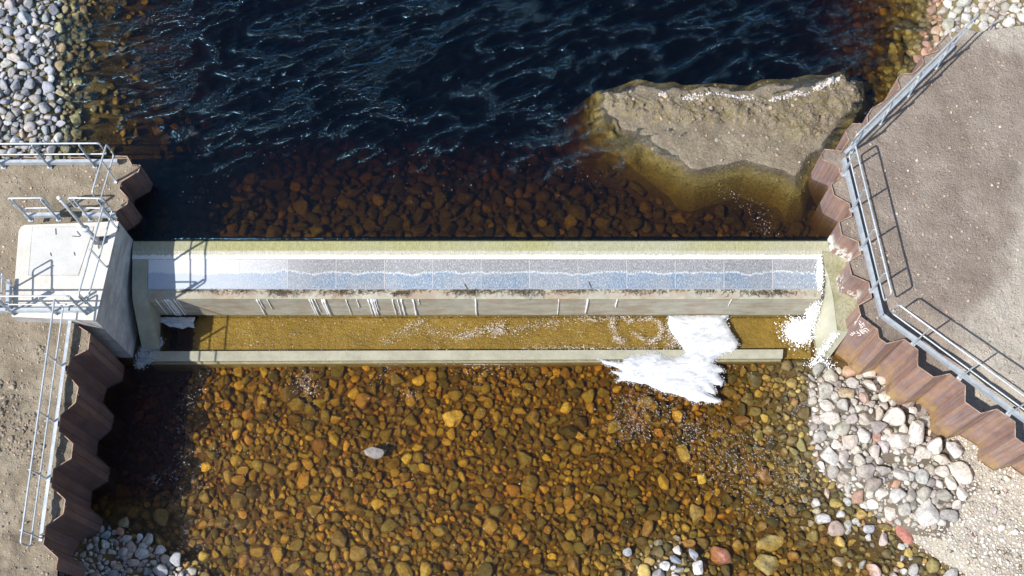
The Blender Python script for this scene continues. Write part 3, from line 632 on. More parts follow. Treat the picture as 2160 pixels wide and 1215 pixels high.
# ================================================================= stones
def ico(sub):
    b = bmesh.new(); bmesh.ops.create_icosphere(b, subdivisions=sub, radius=1); b.verts.ensure_lookup_table()
    V = np.array([v.co[:] for v in b.verts]); Fc = np.array([[v.index for v in f.verts] for f in b.faces]); b.free(); return V, Fc
ICO = {k: ico(k) for k in (1, 2, 3, 4)}
def stone_v(x, y, z, r, sub=3, asp=None, flat=None, rot=None, ang=.5, ry=None):
    V, _ = ICO[sub]; V = V.copy()
    for k in range(rng.integers(9, 15)):
        n = rng.normal(size=3); n /= np.linalg.norm(n); d = rng.uniform(.46, .82); s = V@n; m = s > d; V[m] -= np.outer((s[m]-d)*(.74+ang*.24), n)
    q = rng.normal(size=(3, 3)); V = V*(1+.06*np.sin(V@q[0]*2.3+q[1,0]))[:, None]*(1+.035*np.sin(V@q[2]*5+q[1,1]))[:, None]
    a = asp or rng.uniform(.62, .98); f = flat or rng.uniform(.5, .78)
    m = np.abs(V[:, :2]).max()
    V = V/m*np.array([r, (ry if ry else r*a), r*f*1.0])
    if rot is None:
        tl = rng.uniform(-.35, .35); c, s = math.cos(tl), math.sin(tl); V = V@np.array([[1,0,0],[0,c,-s],[0,s,c]])
    w = rng.uniform(0, math.pi) if rot is None else rot; c, s = math.cos(w), math.sin(w)
    V = V@np.array([[c,s,0],[-s,c,0],[0,0,1]]); return V+np.array([x, y, z])
class Pack:
    def __init__(s, cell=.5): s.c = cell; s.g = {}
    def ok(s, x, y, r, k):
        ci, cj = int(x//s.c), int(y//s.c)
        for i in (-1,0,1):
            for j in (-1,0,1):
                for (a, b, q) in s.g.get((ci+i, cj+j), ()):
                    if (a-x)**2+(b-y)**2 < (k*(q+r))**2: return False
        return True
    def add(s, x, y, r): s.g.setdefault((int(x//s.c), int(y//s.c)), []).append((x, y, r))
pack = Pack(.62)
def fill(poly, sizes, k, extra=None):
    """dart throwing, large stones first; sizes = [(rmin, rmax, tries)]"""
    poly = np.array(poly); x0, y0 = poly.min(0); x1, y1 = poly.max(0); out = []
    for r0, r1, tries in sizes:
        X = rng.uniform(x0, x1, tries); Y = rng.uniform(y0, y1, tries); R = np.sort(rng.uniform(r0, r1, tries)**1)[::-1]; m = inpoly(X, Y, poly)
        if extra is not None: m &= extra(X, Y)
        for x, y, r in zip(X[m], Y[m], R[m]):
            if pack.ok(x, y, r, k): pack.add(x, y, r); out.append((x, y, r))
    return out
pal = {'gold': [(.36,.28,.14),(.40,.30,.14),(.27,.205,.11),(.36,.245,.12),(.31,.235,.12),(.24,.19,.11),(.20,.165,.10),(.19,.165,.09),(.15,.13,.08),(.24,.21,.12),(.34,.21,.11),(.13,.12,.08),(.19,.14,.08),(.21,.19,.12),(.46,.37,.17),(.26,.22,.13)],
       'brown': [(.15,.135,.085),(.18,.155,.09),(.12,.11,.08),(.16,.135,.09),(.11,.10,.08),(.29,.225,.12),(.14,.125,.085),(.16,.13,.085)], 'murky': [(.38,.35,.21),(.42,.38,.22),(.33,.31,.19),(.40,.32,.19)],
       'grey': [(.36,.385,.42),(.43,.45,.48),(.32,.345,.39),(.48,.49,.50),(.37,.37,.37),(.25,.27,.31),(.43,.41,.40)],
       'white': [(.46,.43,.38),(.50,.48,.44),(.42,.39,.34),(.48,.43,.37),(.44,.42,.39),(.37,.33,.29),(.34,.32,.30),(.47,.45,.41)],
       'buff': [(.44,.37,.29),(.38,.32,.26),(.50,.44,.36),(.34,.30,.26),(.46,.33,.24)], 'pink': [(.42,.26,.18),(.46,.30,.21),(.36,.22,.17)], 'mix': [(.46,.45,.43),(.52,.5,.47),(.38,.38,.38),(.5,.43,.37),(.44,.34,.28),(.58,.56,.53)]}
def colr(p):
    c = np.array(random.choice(pal[p]))*(1 if p != 'gold' else random.choice((.55,.75,.9,1,1,1.1,1.25))); 
    if p == 'white': c = c*1.14
    if p == 'brown': c = c*1.25
    if p == 'gold': c = c*np.array([1.02, .96, .62])
    return np.clip(c*rng.uniform(.72, 1.22)*rng.uniform(.96, 1.04, 3), .03, .8)
def emit_stuff(name, items, label):
    if not items: return
    VV = []; FF = []; CC = []; b = 0
    for V, sub, c in items: VV.append(V); FF.append(ICO[sub][1]+b); CC.append(np.repeat(np.array(c)[None], len(V), 0)); b += len(V)
    return tag(mesh(name, np.concatenate(VV), np.concatenate(FF), M['stone'], None, True, np.concatenate(CC)), label, 'stones', None, 'stuff')
def emit_one(name, V, sub, c, label, cat, group=None):
    c0_ = V.mean(0); o = _m0(name, V-c0_, ICO[sub][1], M['stone'], None, True, np.repeat(np.array(c)[None], len(V), 0)); o.location = c0_; return tag(o, label, cat, group)
def scatter(items, zf, palf, sink, nind, name, label, cat, group, slabel):
    items = sorted(items, key=lambda t: -t[2]*(1 if abs(t[0]) < 11.6 and 2.7 < t[1] < 16.4 else .1)); st = []
    X = np.array([t[0] for t in items]); Y = np.array([t[1] for t in items]); Z = zf(X, Y)
    for i, (x, y, r) in enumerate(items):
        sub = 4 if r > .19 else 3 if r > .055 else 2; c = colr(palf(x, y, Z[i])); V = stone_v(x, y, Z[i]+r*sink, r*1.06, sub)
        if i < nind: emit_one(name, V, sub, c, label, cat, group)
        else: st.append((V, sub, c))
    emit_stuff(name+'s', st, slabel)
SP = []     # stones one can point to: px, py, z, rx px, ry px, rotation, colour, label
def sp(px, py, z, rx, ry, rot, c, label, cat='stone', flat=.6): SP.append((px, py, z, rx, ry, rot, c, label, cat, flat))
wh = (.66,.62,.56)
sp(1896,931,-2.1,28,29,.2,(.68,.64,.58),'big round white boulder in the middle of the boulder group by the rusty piling','boulder',.8)
sp(1937,908,-2.1,20,31,-.35,(.64,.61,.57),'oblong pale boulder leaning against the rusty piling below a small round stone','boulder',.8)
sp(1882,882,-2.12,27,23,.1,(.62,.58,.52),'broad white boulder at the upper end of the boulder group','boulder',.8)
sp(2024,995,-2.1,30,27,0,(.72,.68,.60),'largest cream boulder at the foot of the piling beside the gravel slope','boulder',.8)
sp(1957,1081,-2.1,32,28,.3,(.60,.58,.55),'big mottled white boulder at the lower edge of the bank near the red stone','boulder',.75)
sp(1976,942,-2.1,22,21,.2,(.68,.64,.58),'smooth pear-shaped white boulder touching the piling','boulder',.8)
sp(2012,948,-2.08,17,20,.2,(.58,.57,.56),'grey veined boulder just above the largest cream boulder','boulder',.8)
sp(1944,962,-2.16,27,20,-.4,(.62,.58,.52),'flat cream boulder below the oblong leaning one','boulder',.6)
sp(1755,881,-2.2,25,21,-.4,wh,'pale boulder at the waterside end of the boulder bank','boulder',.65)
sp(1750,960,-2.22,20,25,.3,(.64,.62,.58),'upright oblong white boulder at the water edge','boulder',.65)
sp(1823,887,-2.2,24,17,0,(.48,.44,.38),'dull buff boulder between the pale ones on the upper bank','boulder',.6)
sp(1786,832,-2.25,25,16,0,(.46,.38,.26),'rough honey-brown boulder near the end of the bench','boulder',.6)
sp(1835,813,-2.2,18,10,-.7,(.66,.62,.56),'elongated white stone high on the boulder bank by the piling')
sp(1862,1040,-2.22,20,17,-.5,wh,'slanting white stone in the middle of the lower bank')
sp(1877,1078,-2.26,16,19,.2,(.60,.54,.47),'squarish cream stone standing at the lower waterline')
sp(1908,1128,-2.38,14,26,.45,(.40,.17,.13),'dark red stone half in the water at the lower bank')
sp(1843,1064,-2.28,12,15,.5,(.70,.66,.6),'bright white oval stone at the waterline')
sp(1925,866,-1.98,10,10,0,(.66,.62,.55),'small round white stone perched on top of the oblong boulder')
sp(1855,873,-2.12,10,17,-.4,(.52,.45,.38),'brown oval stone leaning on the broad white boulder')
sp(1821,842,-2.2,15,14,0,(.42,.31,.25),'pinkish brown stone on the upper boulder bank')
sp(1907,973,-2.18,18,17,.3,(.58,.54,.48),'angular buff stone below the big round boulder')
sp(1871,968,-2.2,16,17,.1,(.60,.56,.5),'pale stone left of the angular buff stone')
sp(1623,1143,-2.50,30,20,.3,(.42,.36,.20),'large greenish drowned stone near the bottom right','stone',.35)
sp(1616,1190,-2.48,28,21,-.3,(.44,.39,.24),'large speckled drowned stone at the bottom edge','stone',.35)
sp(1799,1146,-2.50,14,18,-.4,(.50,.36,.13),'yellow drowned stone off the red stone')
sp(1837,1170,-2.52,20,13,0,(.44,.32,.14),'long ochre drowned stone at the bottom right')
sp(788,952,-2.42,23,14,-.25,(.27,.25,.23),'lone pale grey stone breaking the surface in mid stream','stone',.55)
sp(957,880,-2.62,24,20,.3,(.66,.50,.18),'large bright yellow drowned stone in mid stream')
sp(884,801,-2.66,15,13,.3,(.60,.47,.17),'yellow drowned stone close below the sill')
sp(858,966,-2.6,13,14,0,(.62,.50,.15),'small vivid yellow drowned stone right of the pale grey one')
sp(1195,862,-2.6,15,14,0,(.60,.46,.15),'round yellow drowned stone below the foam')
sp(1479,1010,-2.54,13,11,.4,(.72,.60,.22),'small lemon-yellow drowned stone in the riffle')
sp(640,1016,-2.62,17,22,-.3,(.44,.28,.10),'ochre egg-shaped drowned stone left of centre')
sp(796,1063,-2.58,15,16,.2,(.58,.42,.13),'squarish amber drowned stone near the bottom centre')
sp(1360,848,-2.62,22,17,0,(.30,.22,.10),'broad brown drowned stone just below the white foam')
sp(1432,876,-2.6,15,15,0,(.56,.38,.11),'orange-yellow drowned stone right of the broad brown one')
sp(1441,955,-2.56,19,20,0,(.48,.38,.15),'large olive-yellow drowned stone in the riffle')
sp(1467,1080,-2.54,21,20,0,(.40,.33,.18),'big olive drowned stone with a smooth top low in the riffle')
sp(1199,1066,-2.6,14,17,0,(.42,.27,.11),'tall brown drowned stone near the lower centre')
sp(1323,1164,-2.37,10,9,0,(.36,.37,.40),'small grey stone standing alone out of the water at the bottom')
sp(1429,1160,-2.34,13,11,.2,(.60,.55,.48),'cream stone above the water at the bottom edge')
sp(1462,1171,-2.32,10,15,.2,(.34,.36,.40),'two-toned grey stone at the bottom edge beside the white one')
sp(1473,1198,-2.32,16,15,0,(.72,.69,.66),'whitest stone of the little dry group at the bottom edge')
sp(1403,1195,-2.33,12,11,-.4,(.66,.64,.63),'white angular stone left in the dry group at the bottom edge')
sp(1424,1180,-2.36,15,8,-.5,(.28,.31,.36),'slate blue stone lying in the dry group at the bottom edge')
sp(1519,1175,-2.46,20,25,.5,(.46,.22,.15),'large rust-red stone at the bottom edge')
sp(253,1122,-2.33,9,9,0,(.48,.26,.17),'terracotta stone at the edge of the shade lower left')
sp(295,1134,-2.3,8,8,0,(.72,.72,.72),'small square white stone at the lower left waterline')
sp(312,1138,-2.33,14,12,.4,(.50,.48,.42),'buff slab beside the small square white stone')
sp(297,1170,-2.2,17,14,-.2,(.58,.57,.55),'largest pale faceted stone of the lower left pile')
sp(234,1171,-2.2,12,16,-.3,(.56,.55,.50),'upright pale stone left of the largest faceted one')
sp(371,1182,-2.22,12,16,-.2,(.44,.46,.49),'tall blue-grey stone on the right of the lower left pile')
sp(341,1160,-2.24,16,11,.7,(.54,.54,.53),'slanting grey stone on the lower left pile')
sp(336,1204,-2.1,22,13,-.2,(.46,.46,.48),'broad grey stone at the bottom edge of the lower left pile')
sp(170,1158,-2.1,13,15,0,(.34,.37,.40),'blue-grey stone alone in the shade below the piling')
sp(183,1128,-2.2,13,11,.6,(.30,.32,.40),'triangular violet-grey stone in the shade below the piling')
sp(223,1129,-2.25,13,9,.3,(.30,.35,.38),'oval stone in the shade touching the black water')
sp(264,1104,-2.42,15,14,0,(.34,.29,.17),'olive stone half drowned at the edge of the shade')
sp(341,1091,-2.5,20,18,0,(.36,.29,.13),'large ochre drowned stone near the lower left shade')
sp(1974,67,-.98,14,12,0,(.48,.33,.24),'largest pink boulder on the lake shore at the top right','boulder',.7)
sp(1982,42,-.9,8,6,0,(.40,.22,.17),'small dark red stone above the pink boulder at the top right')
sp(1970,48,-.95,8,6,.4,(.42,.26,.2),'reddish stone touching the pink boulder from above at the top right')
for (px, py, z, rx, ry, rot, c, label, cat, flat) in SP:
    if z < -1.5: z -= .10 if z > -2.44 else .17
    s = (CH-z)/math.cos(TH)/F; x, y = at(px, py, z); sub = 4
    V = stone_v(x, y, z, rx*s, sub, None, flat, rot, .45, ry*s/math.cos(TH)*.97); emit_one('boulder' if cat == 'boulder' else 'stone', V, sub, c, label, cat)
    pack.add(x, y, max(rx, ry)*s*.9)
# --- stream bed
reg = [(-8.7,8.0),(-8.9,1.3),(12.5,1.3),(9.5,3.2),(8.1,5.0),(6.9,6.3),(6.9,7.8)]
reg = [(-8.6,7.82),(-9.2,4.0),(-9.4,1.2),(12.5,1.2)]+[tuple(p) for p in WLN[::-1][1:]]+[(6.55,7.82)]
def dens(x, y): return ~(ss(4.6, 5.3, x) > .5) | (y < 8)
big = fill(reg, [(.17,.23,130),(.12,.17,1700),(.08,.12,9000)], .70)
med = fill(reg, [(.05,.088,34000)], .68); sm = fill(reg, [(.03,.052,32000)], .72)
scatter(big+med+sm, zd, lambda x, y, z: 'mix' if z > -2.50 or (z > -2.66 and y < 5 and random.random() < .25) else 'gold', .30, 220, 'cobble', 'rounded ochre cobble lying under the clear amber water of the stream', 'cobble', 'drowned cobbles of the stream bed', 'smaller ochre and brown cobbles covering the stream bed')
# --- upstream bed near the weir
reg = [(-7.9,10.35),(7.0,10.35),(6.6,14.2),(-8.4,14.2)]
up = fill(reg, [(.16,.24,500),(.10,.16,6000),(.06,.1,9000)], .70, lambda x, y: ~inpoly(x, y, MOUND) & (pdist(x, y, MOUND) > np.where(y < 12.4, .34, .6)))
scatter(up, zu, lambda x, y, z: 'brown', .30, 80, 'cobble', 'brown cobble dimly seen under dark lake water above the weir', 'cobble', 'drowned cobbles above the weir', 'dim brown cobbles on the lake bed above the weir')
# --- left shore
regL = [(-13,11.75),(-10.7,11.75),(-10.3,11.9),(-8.6,11.9),(-8.8,18),(-13,18)]
lf = fill(regL, [(.13,.18,160),(.09,.13,1800),(.065,.095,7000),(.04,.06,12000)], .70, lambda x, y: y > 11.95-.15*(x < -10.5))
lf = [t_ for t_ in lf if t_[0] < -9.75 or random.random() < .35]
scatter(lf, lambda x, y: zu(x, y), lambda x, y, z: 'murky' if z < -1.10 else 'grey' if random.random() < .85 else 'mix', .38, 260, 'riprap_stone', 'rounded stone of the grey stone bank on the upper left lake shore', 'stone', 'stones of the upper left shore', 'smaller grey and yellow stones filling the upper left shore')
# --- right shore at the top
regR = [(8.3,13.2),(8.9,12.9),(9.6,13.9),(10.3,14.7),(11.3,15.0),(13.2,15.6),(13.2,18),(7.6,18)]
rf = fill(regR, [(.14,.2,160),(.1,.15,2000),(.07,.1,6000),(.04,.065,12000)], .66, lambda x, y: pdist(x, y, RU, False) > .1)
rf = [t for t in rf if not inpoly(np.array([t[0]]), np.array([t[1]]), gr_poly)[0]]
scatter(rf, zu, lambda x, y, z: 'murky' if z < -1.16 else 'pink' if z < -.95 else 'white', .35, 200, 'shore_stone', 'pale rounded stone of the white stone bank at the top right', 'stone', 'stones of the upper right shore', 'smaller pale stones filling the upper right shore')
# --- boulder bank right
BKB = 1
regB = toe[:9]+[tuple(p) for p in ats([(2030,1040),(2010,1070),(1985,1110),(1940,1120),(1880,1108),(1800,1060),(1730,990),(1708,900),(1704,800),(1720,775)], -2.4)]
bb = fill(regB, [(.14,.2,900),(.09,.13,2500),(.055,.09,9000),(.03,.05,12000)], .68)
scatter(bb, zd, lambda x, y, z: 'pink' if random.random() < .03 else 'white', .38, 260, 'bank_stone', 'pale rounded stone among the boulders below the rusty piling', 'stone', 'pale stones of the boulder bank', 'small pale stones between the boulders')
regG = toe[9:]+[tuple(p) for p in ats([(2330,1440),(2150,1300),(2050,1228),(1965,1168),(1895,1122),(1985,1095),(2030,1050)], -2.4)]
gg = fill(regG, [(.06,.11,50),(.03,.055,3500),(.014,.03,16000)], .74)
st = []; Zg = zd(np.array([g_[0] for g_ in gg]), np.array([g_[1] for g_ in gg]))
for (x, y, r), z in zip(gg, Zg): sub = 3 if r > .05 else 2 if r > .02 else 1; st.append((stone_v(x, y, z+.01+r*.2, r, sub), sub, np.minimum(colr('white')*1.25, .72)))
emit_stuff('bank_gravel', st, 'pale gravel and pebbles on the slope at the lower right')
# --- dry stones bottom left
regC = [tuple(p) for p in ats([(130,1195),(160,1120),(215,1108),(300,1128),(345,1150),(392,1180),(400,1230),(470,1400),(100,1400)], -2.25)]
cc = fill(regC, [(.11,.16,300),(.07,.11,2500),(.04,.07,6000)], .66)
scatter(cc, zd, lambda x, y, z: random.choice(('grey','white','white','mix')), .40, 120, 'bank_stone', 'grey rounded stone of the dry pile in the lower left corner', 'stone', 'dry stones in the lower left corner', 'small grey stones of the lower left pile')
# --- pebbles on platforms and mud
def pebbles(poly, n, zf, p, r0, r1, name, label, ex=None):
    poly = np.array(poly); X = rng.uniform(max(poly[:,0].min(),-12.5), min(poly[:,0].max(),12.8), n); Y = rng.uniform(max(poly[:,1].min(),1.5), min(poly[:,1].max(),17), n)
    m = inpoly(X, Y, poly) & (pdist(X, Y, poly) > .05)
    if ex is not None: m &= ex(X, Y)
    X, Y = X[m], Y[m]; Z = zf(X, Y); R = r0+(r1-r0)*rng.random(len(X))**4; st = []
    for x, y, z, r in zip(X, Y, Z, R): sub = 2 if r > .025 else 1; st.append((stone_v(x, y, z+r*.15, r, sub), sub, colr(p)))
    emit_stuff(name, st, label)
pebbles(gr_poly, 4200, zr, 'buff', .006, .045, 'pebbles', 'small pale pebbles strewn over the pinkish soil platform')
pebbles(gl_poly, 8500, zl, 'buff', .006, .036, 'pebbles', 'small pebbles strewn over the left gravel platform', lambda x, y: ~inpoly(x, y, topp))
pebbles(MOUND, 420, zu, 'buff', .012, .07, 'pebbles', 'orange and grey pebbles stuck in the mud bank')
def clods(poly, n, zf, r0, r1, name, label, col, ex=None):
    poly = np.array(poly); X = rng.uniform(poly[:,0].min(), poly[:,0].max(), n); Y = rng.uniform(poly[:,1].min(), poly[:,1].max(), n); m = inpoly(X, Y, poly)
    if ex is not None: m &= ex(X, Y)
    X, Y = X[m], Y[m]; Z = zf(X, Y); st = []
    for x, y, z in zip(X, Y, Z):
        r = r0+(r1-r0)*random.random()**3; sub = 2; c = np.array(col)*rng.uniform(.75, 1.15); st.append((stone_v(x, y, z+r*.1, r, sub, ang=1), sub, c))
    emit_stuff(name, st, label)
clods(mp2, 900, zu, .008, .035, 'clods', 'small mud crumbs over the whole mud bank', (.25,.205,.15), lambda x, y: (fbm(x*2, y*2, 3) > .5) & inpoly(x, y, MOUND))
clods(dryA, 3200, zu, .012, .05, 'clods', 'crumbly mud clods heaped on the mud bank', (.24,.20,.155))
clods([(-12.5,1.4),(-9.35,1.4),(-9.3,6.8),(-9.6,7.6),(-12.5,6.4)], 4200, zl, .015, .075, 'clods', 'earth clods on the lower left platform', (.30,.255,.195), lambda x, y: (fbm(x*1.2, y*1.2, 3) > .5) & inpoly(x, y, gl_poly))

# ================================================================= foam, glint specks, falling water, debris
def foam(px, z, name, label, h=.07, group=None, cat='foam', step=.03):
    P = ats(px, z); Q = []
    for i in range(len(P)):
        a, b = P[i], P[(i+1)%len(P)]; m = max(1, int(np.hypot(*(b-a))/.05)); d = np.array([-(b-a)[1], (b-a)[0]]); d = d/(np.hypot(*d)+1e-9)
        for j in range(m): Q.append(a+(b-a)*j/m+d*(0 if j == 0 else rng.uniform(-.010,.010)))
    Q = np.array(Q)
    zf = lambda x, y: z-.01+(h*(1-np.exp(-pdist(x, y, Q)/.10)))*(.6+.8*fbm(x*3+4, y*6, 4))+.008*fbm(x*20, y*30, 2)
    return tag(sheet(name, Q, step, zf, M['foam']), label, cat, group)
fp = [(800,118),(1400,114),(1350,155),(1385,215),(1430,300),(1490,385),(1470,440),(1430,480),(1350,485),(1300,520),(1260,545),(1240,590),(1330,640),(1340,670),(1290,690),(1345,770),(1330,810),(1240,800),(1265,870),(1255,895),(1180,880),(1250,925),(1320,970),(1250,988),(1120,968),(1080,985),(1000,950),(900,910),(830,890),(735,875),(660,840),(580,800),(500,790),(420,770),(270,770),(330,735),(300,705),(220,670),(350,672),(300,640),(200,610),(150,590),(110,545),(200,570),(340,580),(380,550),(440,508),(550,510),(640,488),(720,498),(750,538),(860,545),(930,520),(975,490),(950,450),(900,390),(880,350),(830,290),(790,200)]
foam([(1240+x*.213, 640+y*.213) for x, y in fp], ZP+.045, 'foam_patch', 'large bright white foam patch spilling over the sill beam', .10)
fs = [(333,668),(412,669),(408,680),(411,692),(398,689),(385,694),(372,691),(358,690),(345,682),(336,678)]
foam(fs, ZP+.004, 'foam_patch', 'small bluish foam patch in the shade at the foot of the weir', .03)
fpp = ats([(1240+x*.213, 640+y*.213) for x, y in fp], ZP+.045); ED = []
for i in range(1300):
    k = rng.integers(len(fpp)); t_ = rng.random(); p = fpp[k]*(1-t_)+fpp[(k+1) % len(fpp)]*t_; w_ = .028
    p = p+rng.normal(0, w_, 2)
    if p[1] < 8.93: ED.append((p[0], p[1], ZP+(.05 if 7.85 < p[1] < 8.1 else .012)))
mh = [(1275,196),(1282,205),(1310,205),(1340,212)]
def flecks(name, pts, label, mat='bub', z0=None, r=(.006,.02), dome=.45):
    VV = []; FF = []; V0, F0 = ICO[1]; b = 0
    for x, y, z in pts:
        s = rng.uniform(*r)*(1 if random.random() < .9 else 1.6); a = rng.uniform(0, 3.1); c_, s_ = math.cos(a), math.sin(a); V = V0*np.array([s, s*rng.uniform(.5, 1), s*dome])
        V = V@np.array([[c_,s_,0],[-s_,c_,0],[0,0,1]])+np.array([x, y, z]); VV.append(V); FF.append(F0+b); b += len(V)
    return tag(mesh(name, np.concatenate(VV), np.concatenate(FF), M[mat], None, True), label, 'foam', None, 'stuff')
flecks('foam_glint_flecks', ED, 'loose froth breaking off the edges of the large foam patch', 'foam', r=(.004,.016))
# mud bank froth line
fl = ats([(1340,213),(1375,205),(1400,199),(1428,204),(1455,212),(1500,200),(1540,205),(1580,208),(1618,214),(1650,208),(1680,198),(1712,200)], -.98); pts = []
for i in range(800):
    t = random.random()*(len(fl)-1); k = int(t); p = fl[k]*(1-t+k)+fl[k+1]*(t-k)
    if fbm(np.array([p[0]*2.2]), np.array([3.0]), 3)[0] < .44: continue
    p = p+rng.normal(0, .035, 2); pts.append((p[0], p[1], float(zu(p[0], p[1]))+.02))
for i in range(330):
    c = at(*random.choice([(1730,186),(1745,180),(1752,172),(1766,168),(1722,190)]), -1)+rng.normal(0, .045, 2); pts.append((c[0], c[1], float(zu(c[0], c[1]))+.02))
flecks('froth', pts, 'dirty white froth line drying along the mud bank', 'bub', r=(.008,.024))
# pool flecks: streaks that drift and curl towards the big foam patch
pts = []
def lane(P, n, w, z=ZP+.012, gap=0):
    P = ats(P, ZP)
    for i in range(n):
        t = random.random()*(len(P)-1); k = int(t); p = P[k]*(1-t+k)+P[k+1]*(t-k)+rng.normal(0, w, 2)
        if 7.93 < p[1] < 8.94 or p[1] < 7.8: pts.append((p[0], p[1], z))
lane([(800,725),(850,700),(880,690),(920,700),(960,712),(1000,702),(1040,690),(1070,685)], 420, .07)
lane([(965,712),(1000,705),(1030,695),(1055,688),(1060,700),(1040,705)], 420, .05)
lane([(860,690),(880,682),(900,676)], 90, .06)
lane([(1080,700),(1110,690),(1150,685),(1180,680),(1230,672),(1270,668)], 330, .06)
lane([(1290,672),(1292,690),(1300,715),(1315,722)], 300, .05); lane([(1318,680),(1340,675),(1370,672),(1390,680),(1394,700),(1388,715),(1372,722),(1350,715),(1335,700)], 520, .035)
lane([(1220,672),(1260,676),(1300,671),(1330,668)], 160, .03); lane([(1395,690),(1415,700),(1420,720),(1408,735)], 350, .09)
lane([(1100,735),(1200,733),(1300,736),(1390,736)], 330, .03)
for i in range(900):
    x = rng.uniform(-6.2, 3.2); y = rng.uniform(7.95, 8.92); pts.append((x, y, ZP+.01))
for i in range(200): c = at(1545,700,ZP)+rng.normal(0, .0, 2); 
flecks('foam_glint_flecks', pts, 'white foam flecks drifting on the pool between weir and sill', r=(.004,.011))
pts = []
for (px, py, s, n) in [(640,805,.16,120),(655,820,.12,60),(1010,770,.3,110),(820,775,.25,60),(865,835,.1,40),(1080,775,.3,60),(398,850,.15,45),(372,1000,.12,35),(380,900,.15,35),(385,960,.15,30),(330,1010,.1,35),(440,800,.15,30),(455,985,.4,50),(1480,930,.3,60),(1560,1000,.35,80),(1400,850,.3,50)]:
    c = at(px, py, ZP)
    for i in range(n): p = c+rng.normal(0, s, 2); pts.append((p[0], min(p[1], 7.8), ZP+.008))
for i in range(500): pts.append((rng.uniform(-7.5,7.0), rng.uniform(2.2,7.8), ZP+.008))
flecks('foam_glint_flecks', pts, 'tiny foam flecks drifting over the cobbles below the sill', r=(.004,.012))
pts = []
for i in range(1200):  # solid white specks stand in for sun sparkle on the waves
    x, y = rng.uniform(-10.0, 9.5), rng.uniform(11.0, 16.8)
    if fbm(np.array([x*.9]), np.array([y*.9]), 3)[0] > .5: pts.append((x, y, ZW+.012+float(wu(np.array([x]), np.array([y]))[0])))
c_ = [(1500,385),(1540,405),(1590,440),(1610,470),(1625,495)]
P = ats(c_, ZW)
for i in range(130):
    t = random.random()*4; k = int(t); p = P[k]*(1-t+k)+P[k+1]*(t-k)+rng.normal(0, .12, 2)
    if p[1] > 10.25: pts.append((p[0], p[1], ZW+.006))
flecks('foam_glint_flecks', pts, 'tiny white sun-glint specks with some bubbles scattered over the dark lake water', r=(.003,.008))
gp_ = []
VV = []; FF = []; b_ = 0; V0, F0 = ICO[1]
for i in range(1500):  # white slivers modelled in place of sun glints on the riffle
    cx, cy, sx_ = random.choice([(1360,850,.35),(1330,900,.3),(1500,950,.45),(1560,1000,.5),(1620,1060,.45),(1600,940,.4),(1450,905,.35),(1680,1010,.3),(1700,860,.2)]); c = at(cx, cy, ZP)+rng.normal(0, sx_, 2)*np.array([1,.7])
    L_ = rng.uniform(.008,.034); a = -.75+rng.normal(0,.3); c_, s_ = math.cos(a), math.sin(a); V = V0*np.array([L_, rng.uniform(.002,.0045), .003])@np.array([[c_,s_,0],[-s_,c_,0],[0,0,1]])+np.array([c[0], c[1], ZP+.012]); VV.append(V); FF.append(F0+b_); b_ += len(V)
tag(mesh('glint_streaks', np.concatenate(VV), np.concatenate(FF), M['foam'], None, True), 'short white streaks shaped as sun glints on the riffle right of centre', 'foam', None, 'stuff')
# falling water at the right end of the weir
pts = []; rr_ = []
for i in range(7000):
    t = random.random(); w = .02+.07*t; x = 6.68-.02*t+rng.normal(0, w*.8); y = 9.75-1.0*t+rng.normal(0, .05+.08*t); z = -1.07-1.3*t**2+rng.normal(0, .03)
    pts.append((x, y, z))
for i in range(5200):
    a = rng.uniform(0, 6.28); q = abs(rng.normal(0, 1)); pts.append((6.42+math.cos(a)*q*.17, 8.55+math.sin(a)*q*.16, ZP+.04+abs(rng.normal(0, .04))*max(0, 1-q*.5)))
for i in range(500): t = random.random(); pts.append((6.93-.15*t+rng.normal(0,.04), 8.13-.2*t+rng.normal(0,.03), -1.2-1.2*t))
for i in range(800): q = abs(rng.normal(0,1)); a = rng.uniform(0,6.28); pts.append((6.85+math.cos(a)*q*.16, 7.78+math.sin(a)*q*.12, ZP+.02))
flecks('falling_water', pts, 'white broken water pouring off the right end of the weir', 'spray', r=(.005,.017), dome=.8)
pts = []
for i in range(2200):
    c = at(*random.choice([(305,738),(318,728),(335,722),(300,750),(312,760),(322,748),(296,768)]), ZP); p = c+rng.normal(0, .055, 2); pts.append((p[0], p[1], ZP+.02+abs(rng.normal(0,.02))))
flecks('churning_water', pts, 'bluish white churning water in the shade at the left end of the sill', 'foam', r=(.005,.015), dome=.7)
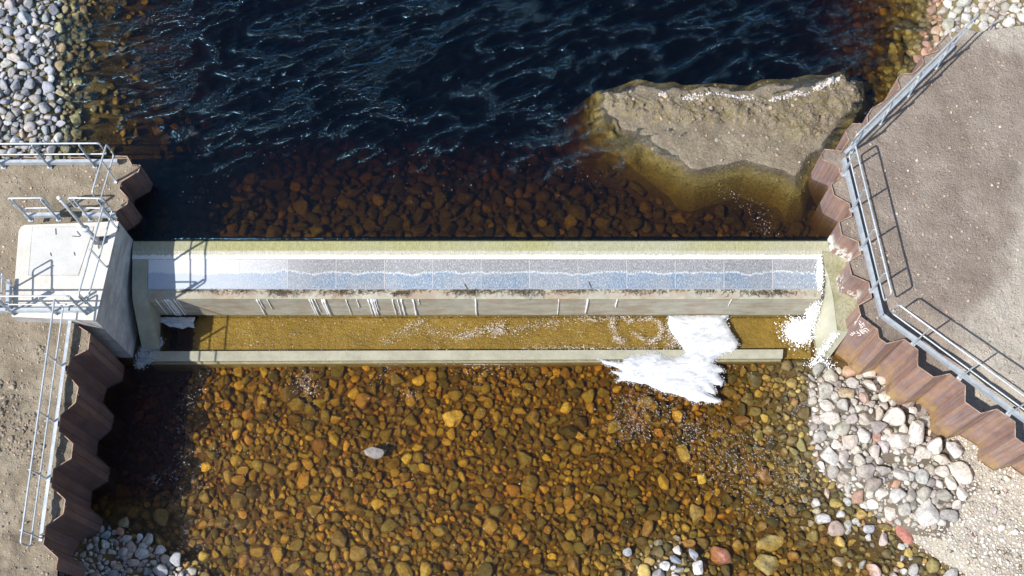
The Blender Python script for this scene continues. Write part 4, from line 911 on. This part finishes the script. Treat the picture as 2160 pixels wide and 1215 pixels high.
# thin trickles leaping clear of the weir face
def trick(px, w, d=1.0):
    x = at(px, 632, -1.35)[0]; mb = MB(); P = []
    for k in range(7): t = k/6*d; P.append((x+rng.normal(0,.003), 8.944-.008*t, -1.36-1.14*t))
    mb.tube(P, w, 6, [w*1.6*rng.uniform(.6, 1.1) for _ in P]); o = mb.build('water_trickle', M['spray'], None, True)
    return tag(o, 'thin white water trickle falling down the weir face', 'water trickle', 'trickles down the weir face')
for px, w, d in [(328,.008,.9),(340,.006,.8),(346,.012,1),(351,.008,1),(355,.014,1),(359,.007,.9),(366,.010,.95),(372,.006,.8),(541,.012,1),(546,.007,.6),(652,.008,1),(657,.014,1),(664,.006,.8),(678,.012,1),(683,.016,1),(729,.006,1),(752,.008,.5),(776,.010,1),(783,.020,1),(788,.010,1),(792,.006,.7),(827,.009,1),(838,.007,1),(846,.014,1),(871,.014,1),(882,.008,.3),(1003,.013,1),(1179,.006,1),(1240,.014,.9),(1302,.010,.5),(1543,.006,.4),(563,.007,.6)]: trick(px, w, d)
# debris
mb = MB()
def twig(x, y, z, L, a, r):
    P = [(x, y, z)]
    for k in range(3): a += rng.normal(0, .45); x += math.cos(a)*L/3; y += math.sin(a)*L/3; P.append((x, y, z+abs(rng.normal(0, r))))
    mb.tube(P, r, 4)
for i in range(2300):
    x = rng.uniform(-7.2, 6.1); y = yE-.01-abs(rng.normal(0, .035))*(1.4 if fbm(np.array([x*1.1]), np.array([1.0]), 3)[0] > .5 else .45)
    if fbm(np.array([x*2.6]), np.array([5.0]), 3)[0] < .40 and random.random() < .7: continue
    z = -1.305 if y > 8.975 else -1.33
    twig(x, max(y, 8.965), z+random.random()*.02, rng.uniform(.02,.10), rng.uniform(0, 6.28), rng.uniform(.002,.0045))
for i in range(500):
    c = random.choice([(-3.7,.25),(-4.9,.2),(.4,.3),(-2.4,.1),(5.4,.4),(5.7,.3),(-1.0,.2)]); x = c[0]+rng.normal(0, c[1]); twig(x, yE-.03-abs(rng.normal(0,.045)), -1.30+random.random()*.03, rng.uniform(.04,.14), rng.uniform(3.4,5.9), .0035)
tag(mb.build('twigs', M['twig']), 'dark twigs and leaf litter caught along the lip of the weir', 'debris', None, 'stuff')
def stick(px, z, r, label):
    P = [at3(a, b, z) for a, b in px]; o = MB().tube(P, r, 7, [r*(1-.5*i/(len(P)-1)) for i in range(len(P))]).build('stick', M['twig'], None, True); return tag(o, label, 'stick')
stick([(980,598),(986,612),(990,622),(996,618),(1004,608)], -1.25, .008, 'forked dark stick hooked over the lip in the middle of the weir')
stick([(1242,594),(1245,604),(1248,613)], -1.24, .008, 'short dark stick standing on the lip right of the middle')
stick([(1680,783),(1705,800),(1722,812),(1735,838)], -2.35, .022, 'long bent brown stick lying at the water edge beside the upper bank stones')
stick([(108,72),(110,95),(114,118)], -1.0, .018, 'straight brown stick on the upper left waterline, upper one')
stick([(126,122),(121,140),(118,158)], -1.0, .014, 'short brown stick on the upper left waterline, lower one')
